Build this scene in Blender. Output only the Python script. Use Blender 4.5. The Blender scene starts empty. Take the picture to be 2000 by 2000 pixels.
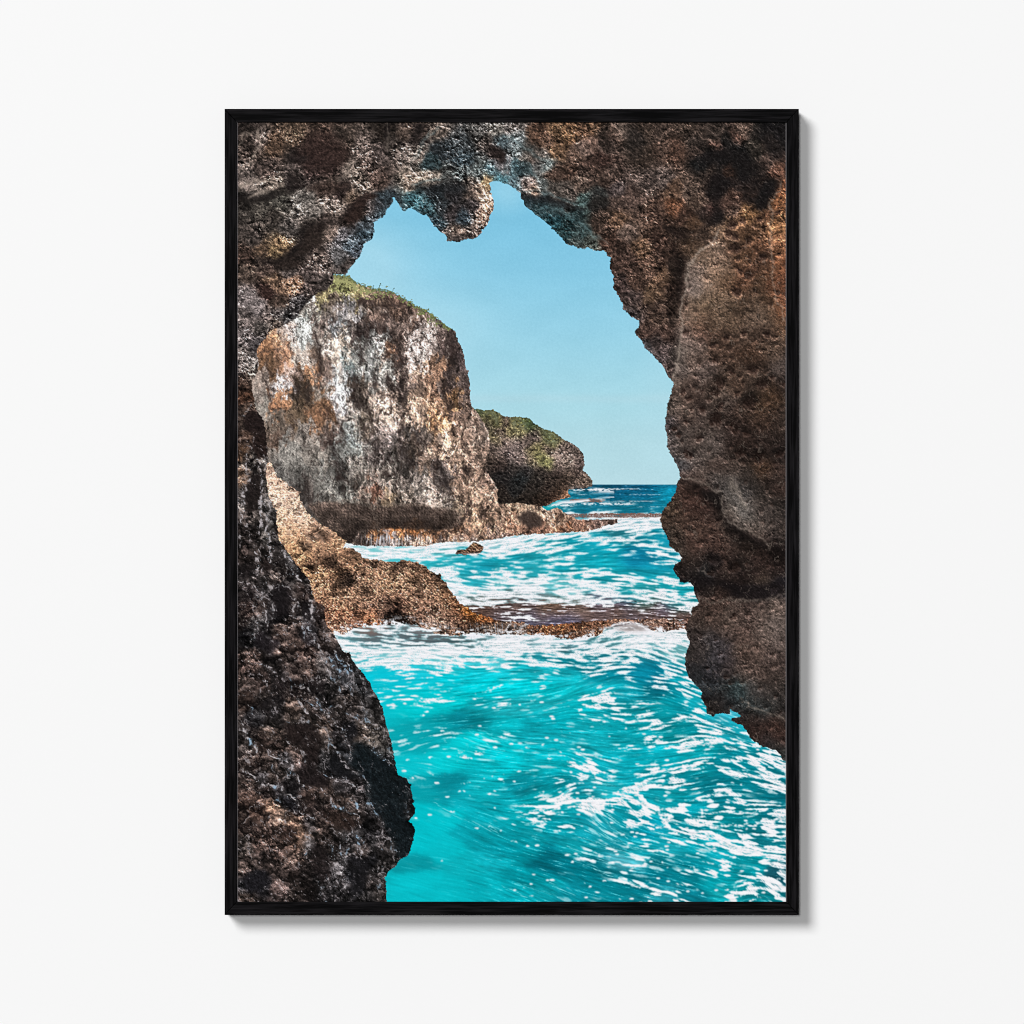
# Framed seascape print on a white wall.
# The print is a flat picture: its inks are computed below with numpy (noise, flow
# streaks, colour fields) and stored as a colour attribute on the sheet itself.
import math, random
import numpy as np
F4 = np.float32

# ------------------------------------------------------------------ numpy tools
RES = 0.80                                   # ink samples per photograph pixel
PX0, PX1, PY0, PY1 = 461.0, 1538.0, 237.0, 1763.0   # sheet, in photograph pixels
NW = int((PX1 - PX0) * RES) + 1
NH = int((PY1 - PY0) * RES) + 1
X, Y = np.meshgrid(np.linspace(PX0, PX1, NW, dtype=F4), np.linspace(PY0, PY1, NH, dtype=F4))

def smooth(a, b, t):
    t = np.clip((t - a) / (b - a), 0, 1)
    return t * t * (3 - 2 * t)

def table(seed, n=256):
    return np.random.RandomState(seed)

def perlin(x, y, seed):
    r = np.random.RandomState(seed)
    ang = r.rand(256, 256).astype(F4) * (2 * math.pi)
    gx, gy = np.cos(ang), np.sin(ang)
    xf, yf = np.floor(x), np.floor(y)
    xi, yi = xf.astype(np.int32), yf.astype(np.int32)
    fx, fy = x - xf, y - yf
    u = fx * fx * fx * (fx * (fx * 6 - 15) + 10)
    v = fy * fy * fy * (fy * (fy * 6 - 15) + 10)
    def g(i, j):
        a, b = (yi + j) & 255, (xi + i) & 255
        return gx[a, b] * (fx - i) + gy[a, b] * (fy - j)
    a = g(0, 0); b = g(1, 0); c = g(0, 1); d = g(1, 1)
    t = a + u * (b - a)
    return ((t + v * ((c + u * (d - c)) - t)) * 1.45).astype(F4)

def fbm(x, y, seed, octs=4, gain=0.5, ridged=False):
    out = np.zeros_like(x); amp = 1.0; tot = 0.0
    for o in range(octs):
        n = perlin(x * (2.03 ** o) + 17.3 * o, y * (2.03 ** o) - 9.1 * o, seed + o * 13)
        if ridged:
            n = 1 - 2 * np.minimum(np.abs(n) * 1.25, 1)
        out += amp * n; tot += amp; amp *= gain
    return out / tot

def worley(x, y, seed):
    r = np.random.RandomState(seed)
    jx = r.rand(256, 256).astype(F4); jy = r.rand(256, 256).astype(F4); jr = r.rand(256, 256).astype(F4)
    xi, yi = np.floor(x).astype(np.int32), np.floor(y).astype(np.int32)
    f1 = np.full(x.shape, 9, F4); f2 = np.full(x.shape, 9, F4); cid = np.zeros_like(x)
    for j in (-1, 0, 1):
        for i in (-1, 0, 1):
            a, b = (yi + j) & 255, (xi + i) & 255
            d = np.sqrt((xi + i + jx[a, b] - x) ** 2 + (yi + j + jy[a, b] - y) ** 2)
            near = d < f1
            f2 = np.where(near, f1, np.minimum(f2, d))
            cid = np.where(near, jr[a, b], cid)
            f1 = np.where(near, d, f1)
    return f1, f2, cid

def blur(a, r):
    """gaussian-like blur, r in photograph pixels: three box passes"""
    k = max(1, int(round(r * RES)))
    for _ in range(3):
        for ax in (0, 1):
            p = np.pad(a, [(k + 1, k) if q == ax else (0, 0) for q in range(a.ndim)], mode='edge')
            c = np.cumsum(p, axis=ax, dtype=np.float64)
            n = a.shape[ax]
            hi = np.take(c, np.arange(2 * k + 1, 2 * k + 1 + n), axis=ax)
            lo = np.take(c, np.arange(0, n), axis=ax)
            a = ((hi - lo) / (2 * k + 1)).astype(F4)
    return a

def sample(a, x, y):
    """bilinear lookup of a sheet-sized array at photograph pixels"""
    fx = np.clip((x - PX0) * RES, 0, NW - 1.001); fy = np.clip((y - PY0) * RES, 0, NH - 1.001)
    xi, yi = fx.astype(np.int32), fy.astype(np.int32)
    u, v = fx - xi, fy - yi
    t = a[yi, xi] * (1 - u) + a[yi, xi + 1] * u
    b = a[yi + 1, xi] * (1 - u) + a[yi + 1, xi + 1] * u
    return (t * (1 - v) + b * v).astype(F4)

def flow_smear(a, ang, length, steps=8):
    """line integral convolution: smear a along the direction field ang"""
    c, s = np.cos(ang), np.sin(ang)
    acc = a.copy(); h = length / steps
    for sg in (-1, 1):
        x, y = X.copy(), Y.copy()
        for k in range(steps):
            dx, dy = (sample(c, x, y), sample(s, x, y)) if k % 3 == 0 else (dx, dy)
            x = x + sg * h * dx; y = y + sg * h * dy
            acc += sample(a, x, y)
    return acc / (2 * steps + 1)

def norm(a):
    return ((a - a.mean()) / (a.std() + 1e-6)).astype(F4)

def rank(a):
    """spread values evenly over 0..1 (coverage = threshold)"""
    q = np.quantile(a[::3, ::3], np.linspace(0, 1, 65))
    return np.interp(a, q, np.linspace(0, 1, 65)).astype(F4)

def upsample(small, n0=NH, n1=NW):
    h, w = small.shape[:2]
    fy = np.linspace(0, h - 1.001, n0).astype(F4); fx = np.linspace(0, w - 1.001, n1).astype(F4)
    yi, xi = fy.astype(int), fx.astype(int)
    v = (fy - yi)[:, None]; u = (fx - xi)[None, :]
    if small.ndim == 3:
        v = v[..., None]; u = u[..., None]
    a = small[yi]; b = small[yi + 1]
    r = a * (1 - v) + b * v
    return (r[:, xi] * (1 - u) + r[:, xi + 1] * u).astype(F4)

# picture squares: origin of each, 4.83 units to a photograph pixel
SQ = dict(A=(460, 230), B=(800, 230), C=(1140, 230), D=(460, 600), E=(800, 600), F=(1140, 600),
          G=(460, 960), H=(800, 960), I=(1140, 960), J=(460, 1360), K=(800, 1360), L=(1140, 1360))

def rows(text, n):
    out = []
    for line in text.strip().splitlines():
        sq, rest = line.split(':', 1)
        ox, oy = SQ[sq.strip()]
        for it in rest.split(';'):
            v = [float(q) for q in it.replace(',', ' ').split()]
            if v:
                assert len(v) == n, (sq, it)
                out.append([ox + v[0] / 4.83, oy + v[1] / 4.83] + v[2:])
    return np.array(out, F4)

def poly(text):
    pts = []
    for line in text.strip().splitlines():
        sq, rest = line.split(':', 1)
        ox, oy = SQ[sq.strip()] if sq.strip() != '-' else (0, 0)
        k = 4.83 if sq.strip() != '-' else 1.0
        v = [float(q) for q in rest.replace(',', ' ').split()]
        pts += [(ox + v[i] / k, oy + v[i + 1] / k) for i in range(0, len(v), 2)]
    return pts

def field(pts, sig, ysc=1.0, wide=3.0, step=4):
    """smooth field through scattered samples pts = (x, y, value...)"""
    xs, ys = X[::step, ::step], Y[::step, ::step]
    nv = pts.shape[1] - 2
    acc = np.zeros(xs.shape + (nv,), F4); tot = np.zeros(xs.shape, F4)
    for p in pts:
        d = ((xs - p[0]) ** 2 + ((ys - p[1]) * ysc) ** 2) / (sig * sig)
        w = np.exp(-0.5 * d) + 2e-3 * np.exp(-0.5 * d / (wide * wide)) + 1e-7 / (1 + d)
        acc += w[..., None] * p[2:]; tot += w
    acc /= tot[..., None]
    return upsample(acc)

def fill(pts):
    """coverage of a polygon on the sheet (2x2 samples)"""
    P = np.array(pts, np.float64)
    gx = (P[:, 0] - PX0) * RES; gy = (P[:, 1] - PY0) * RES
    S = 3
    out = np.zeros((NH, NW), F4)
    x0, y0 = gx, gy; x1, y1 = np.roll(gx, -1), np.roll(gy, -1)
    lo, hi = max(0, int(gy.min()) - 1), min(NH - 1, int(gy.max()) + 1)
    for r in range(lo, hi + 1):
        acc = np.zeros(NW + 1, np.float64)
        for s in range(S):
            yy = r + (s + 0.5) / S - 0.5
            m = (y0 <= yy) != (y1 <= yy)
            if not m.any():
                continue
            xc = np.sort(x0[m] + (yy - y0[m]) * (x1[m] - x0[m]) / (y1[m] - y0[m]))
            for a, b in zip(xc[::2], xc[1::2]):
                a = min(max(a + 0.5, 0), NW); b = min(max(b + 0.5, 0), NW)
                ia, ib = int(a), int(b)
                if ia == ib:
                    acc[ia] += b - a
                else:
                    acc[ia] += ia + 1 - a
                    acc[ia + 1:ib] += 1
                    acc[ib] += b - ib
        out[r] = acc[:NW] / S
    return np.clip(out, 0, 1)

def rough(mask, amp, wl, seed, soft=0.22):
    """the same outline with a ragged edge"""
    dx = fbm(X / wl, Y / wl, seed, 3, 0.65) * amp; dy = fbm(X / wl, Y / wl, seed + 50, 3, 0.65) * amp
    return smooth(0.5 - soft, 0.5 + soft, sample(mask, X + dx, Y + dy))

def strokes(text, width, amp=3.0, wl=14.0, seed=3):
    """soft lines through the given points: returns 0..1"""
    wx = X + fbm(X / wl, Y / wl, seed, 2) * amp; wy = Y + fbm(X / wl, Y / wl, seed + 5, 2) * amp
    out = np.zeros_like(X)
    for line in text.strip().splitlines():
        f = line.split(':')
        pts = poly(f[0] + ':' + f[1])
        w = width * (float(f[2]) if len(f) > 2 and f[2].strip() else 1)
        k = float(f[3]) if len(f) > 3 else 1.0
        xs = [p[0] for p in pts]; ys = [p[1] for p in pts]
        m = 4 * w + amp + 2
        c0 = max(0, int((min(xs) - m - PX0) * RES)); c1 = min(NW, int((max(xs) + m - PX0) * RES) + 1)
        r0 = max(0, int((min(ys) - m - PY0) * RES)); r1 = min(NH, int((max(ys) + m - PY0) * RES) + 1)
        if c1 <= c0 or r1 <= r0:
            continue
        sx, sy = wx[r0:r1, c0:c1], wy[r0:r1, c0:c1]
        best = np.full(sx.shape, 1e9, F4)
        n = len(pts) - 1
        for i in range(n):
            (ax, ay), (bx, by) = pts[i], pts[i + 1]
            ux, uy = bx - ax, by - ay
            L2 = ux * ux + uy * uy + 1e-6
            t = np.clip(((sx - ax) * ux + (sy - ay) * uy) / L2, 0, 1)
            d = (sx - ax - t * ux) ** 2 + (sy - ay - t * uy) ** 2
            g = (i + t) / n
            tp = 0.45 + 0.55 * np.sin(np.pi * np.clip(0.08 + 0.84 * g, 0, 1))
            best = np.minimum(best, d / (w * tp) ** 2)
        out[r0:r1, c0:c1] = np.maximum(out[r0:r1, c0:c1], k * np.exp(-best))
    return out

def relief(h, lx, ly, r_cav):
    """lit slope and hollow of a height map, both scaled to unit spread"""
    gy, gx = np.gradient(h)
    return norm(-(gx * lx + gy * ly)), norm(h - blur(h, r_cav))

def over(base, col, m):
    col = np.asarray(col, F4)
    return base * (1 - m[..., None]) + col * m[..., None]

# ------------------------------------------------------------------ outlines
OPENING = poly('''
A: 930 1470 920 1560 860 1620 740 1680 680 1740 600 1840
D: 560 110 430 185 330 220 210 390 190 440 225 520 200 620 150 700 170 860 190 960 270 1080 285 1200 310 1420 290 1500 290 1620 310 1780 370 1900
G: 385 160 390 300 410 450 480 560 540 640 620 740 710 850 720 960 760 1040 845 1080 840 1200 870 1280 920 1340 980 1440 1030 1530 1080 1510 1085 1560 1150 1660 1210 1720 1260 1790 1300 1880
J: 1330 0 1390 110 1420 260 1470 430 1490 560 1510 660 1540 740 1610 770 1650 830 1665 950 1690 990 1670 1015 1700 1060 1680 1120 1630 1180 1690 1230 1690 1290 1665 1380 1635 1500 1560 1540 1500 1610 1440 1650 1415 1720 1420 1800 1425 1990
-: 1560 1790 1560 1500
L: 1905 620 1870 590 1840 530 1760 490 1700 480 1620 430 1570 390 1550 340 1480 270 1390 235 1390 200 1480 195 1480 170 1375 130 1380 170 1280 160 1220 190 1170 160 1150 100 1105 0
I: 1120 1890 1060 1830 1000 1760 960 1680 960 1550 1000 1420 970 1340 970 1260 1010 1180 1020 1100 1080 1070 1080 1020 1040 960 1030 900 1010 860 910 860 900 820 850 750 860 690 910 660 930 620 870 560 810 510 790 430 740 340 718 260 740 190 790 120 870 0
F: 870 1720 885 1650 915 1600 890 1510 840 1420 785 1320 790 1230 765 1150 770 1050 790 920 835 790 845 710 790 640 760 570 640 440 580 390 550 310 475 240 515 190 520 130 450 90 370 10
C: 365 1800 370 1750 310 1650 280 1600 285 1500 245 1420 250 1350 265 1310
B: 1905 1320 1870 1300 1850 1260 1760 1250 1680 1225 1640 1240 1560 1215 1480 1190 1410 1110 1350 1050 1310 1000 1240 950 1160 890 1100 840 1050 760 1050 710 1000 670 920 625 840 600 780 600 755 620 765 680 790 770 795 850 765 910 740 1000 665 1090 640 1130 560 1145 480 1160 440 1180 420 1165 350 1165 350 1120 300 1080 230 1020
A: 1800 915 1760 920 1720 880 1640 850 1600 885 1560 850 1530 800 1490 745 1480 800 1430 860 1410 920 1350 960 1300 990 1310 1060 1290 1140 1210 1190 1180 1290 1110 1380 1060 1440 1040 1480
''')
CLIFF = poly('''
-: 440 520
A: 930 1480 1060 1500 1140 1560 1250 1600 1340 1630 1450 1640 1560 1690 1640 1740 1700 1780 1800 1830
E: 300 135 340 180 430 220 450 300 490 380 515 460 525 570 555 600 555 650 570 740 570 860 585 940 640 1000 690 1080 740 1150 755 1250 745 1370 720 1420 715 1540 790 1640 830 1720 830 1830 850 1860
H: 1020 105 1150 130 1250 150 1300 180 1400 150 1450 190 1530 240 1600 268 1930 262
I: 320 262 330 300 150 330
H: 1830 335 1650 380 1500 385 1200 400 960 420 740 460 600 470 300 480 150 515
G: 1500 515 1150 512 1040 480
-: 600 1090 440 1000
''')
HEADLAND = poly('''
E: 560 940 600 950 700 975 790 965 850 1000 890 1030 960 1030 1040 1035 1130 1045 1180 1100 1210 1110 1250 1145 1340 1165 1400 1205 1440 1240 1540 1290 1600 1330 1640 1390 1650 1490 1630 1540 1690 1580 1730 1640 1720 1690 1640 1712 1500 1720 1500 1760 1530 1790 1400 1820 1320 1860 1250 1890 800 1900 560 1500
''')
STACK = poly('''H: 435 590 450 550 530 545 600 480 640 485 695 520 690 560 640 595 560 600''')
MIDROCK = poly('''
D: 250 1500 330 1460 370 1530 390 1590 490 1660 550 1710 605 1750 605 1810
G: 640 130 680 200 760 280 880 350 980 420 1045 470 1010 530 1090 530 1160 570 1220 640 1330 635 1400 660 1530 665 1560 640 1640 655
H: 110 680 170 720 240 780 290 770 300 830 340 850 370 920 430 990 480 1060 560 1100 600 1140 700 1170 800 1210 960 1225 1060 1235 1150 1265 1300 1260 1500 1240 1700 1225 1930 1205
I: 380 1205 560 1210 760 1200 900 1210 1000 1205 980 1300 780 1320 640 1310 560 1260 480 1235 380 1240 280 1250 180 1310
H: 1830 1330 1750 1365 1600 1392 1400 1390 1350 1352 1200 1355 1000 1350 800 1345 560 1340 480 1360 330 1360 200 1330
G: 1930 1310 1800 1300 1650 1245 1300 1260 1100 1290 1030 1350 920 1345 600 1300
''')
LEDGE_DARK = poly('''
-: 600 985 640 981 690 982 729 996 760 991 790 984 830 986
H: 270 160 300 150 430 180 470 230 470 330 400 350 270 375 0 355
-: 770 1031 698 1040 682 1064 660 1050 625 1020
''')
HOLE = poly('''H: 1000 240 1060 200 1130 185 1200 205 1250 250 1255 310 1200 345 1110 350 1090 310 1040 280''')
FLATREEF = poly('''
H: 500 1040 560 1085 640 1090 760 1080 900 1060 1100 1050 1300 1060 1500 1070 1900 1060
I: 300 1050 460 1025 560 1050 700 1045 850 1090 1020 1140 1020 1215 900 1215 560 1215 380 1210
H: 1930 1215 1700 1232 1500 1246 1300 1266 1150 1270 1060 1240 960 1230 800 1215 700 1175 600 1145
''')

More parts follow.
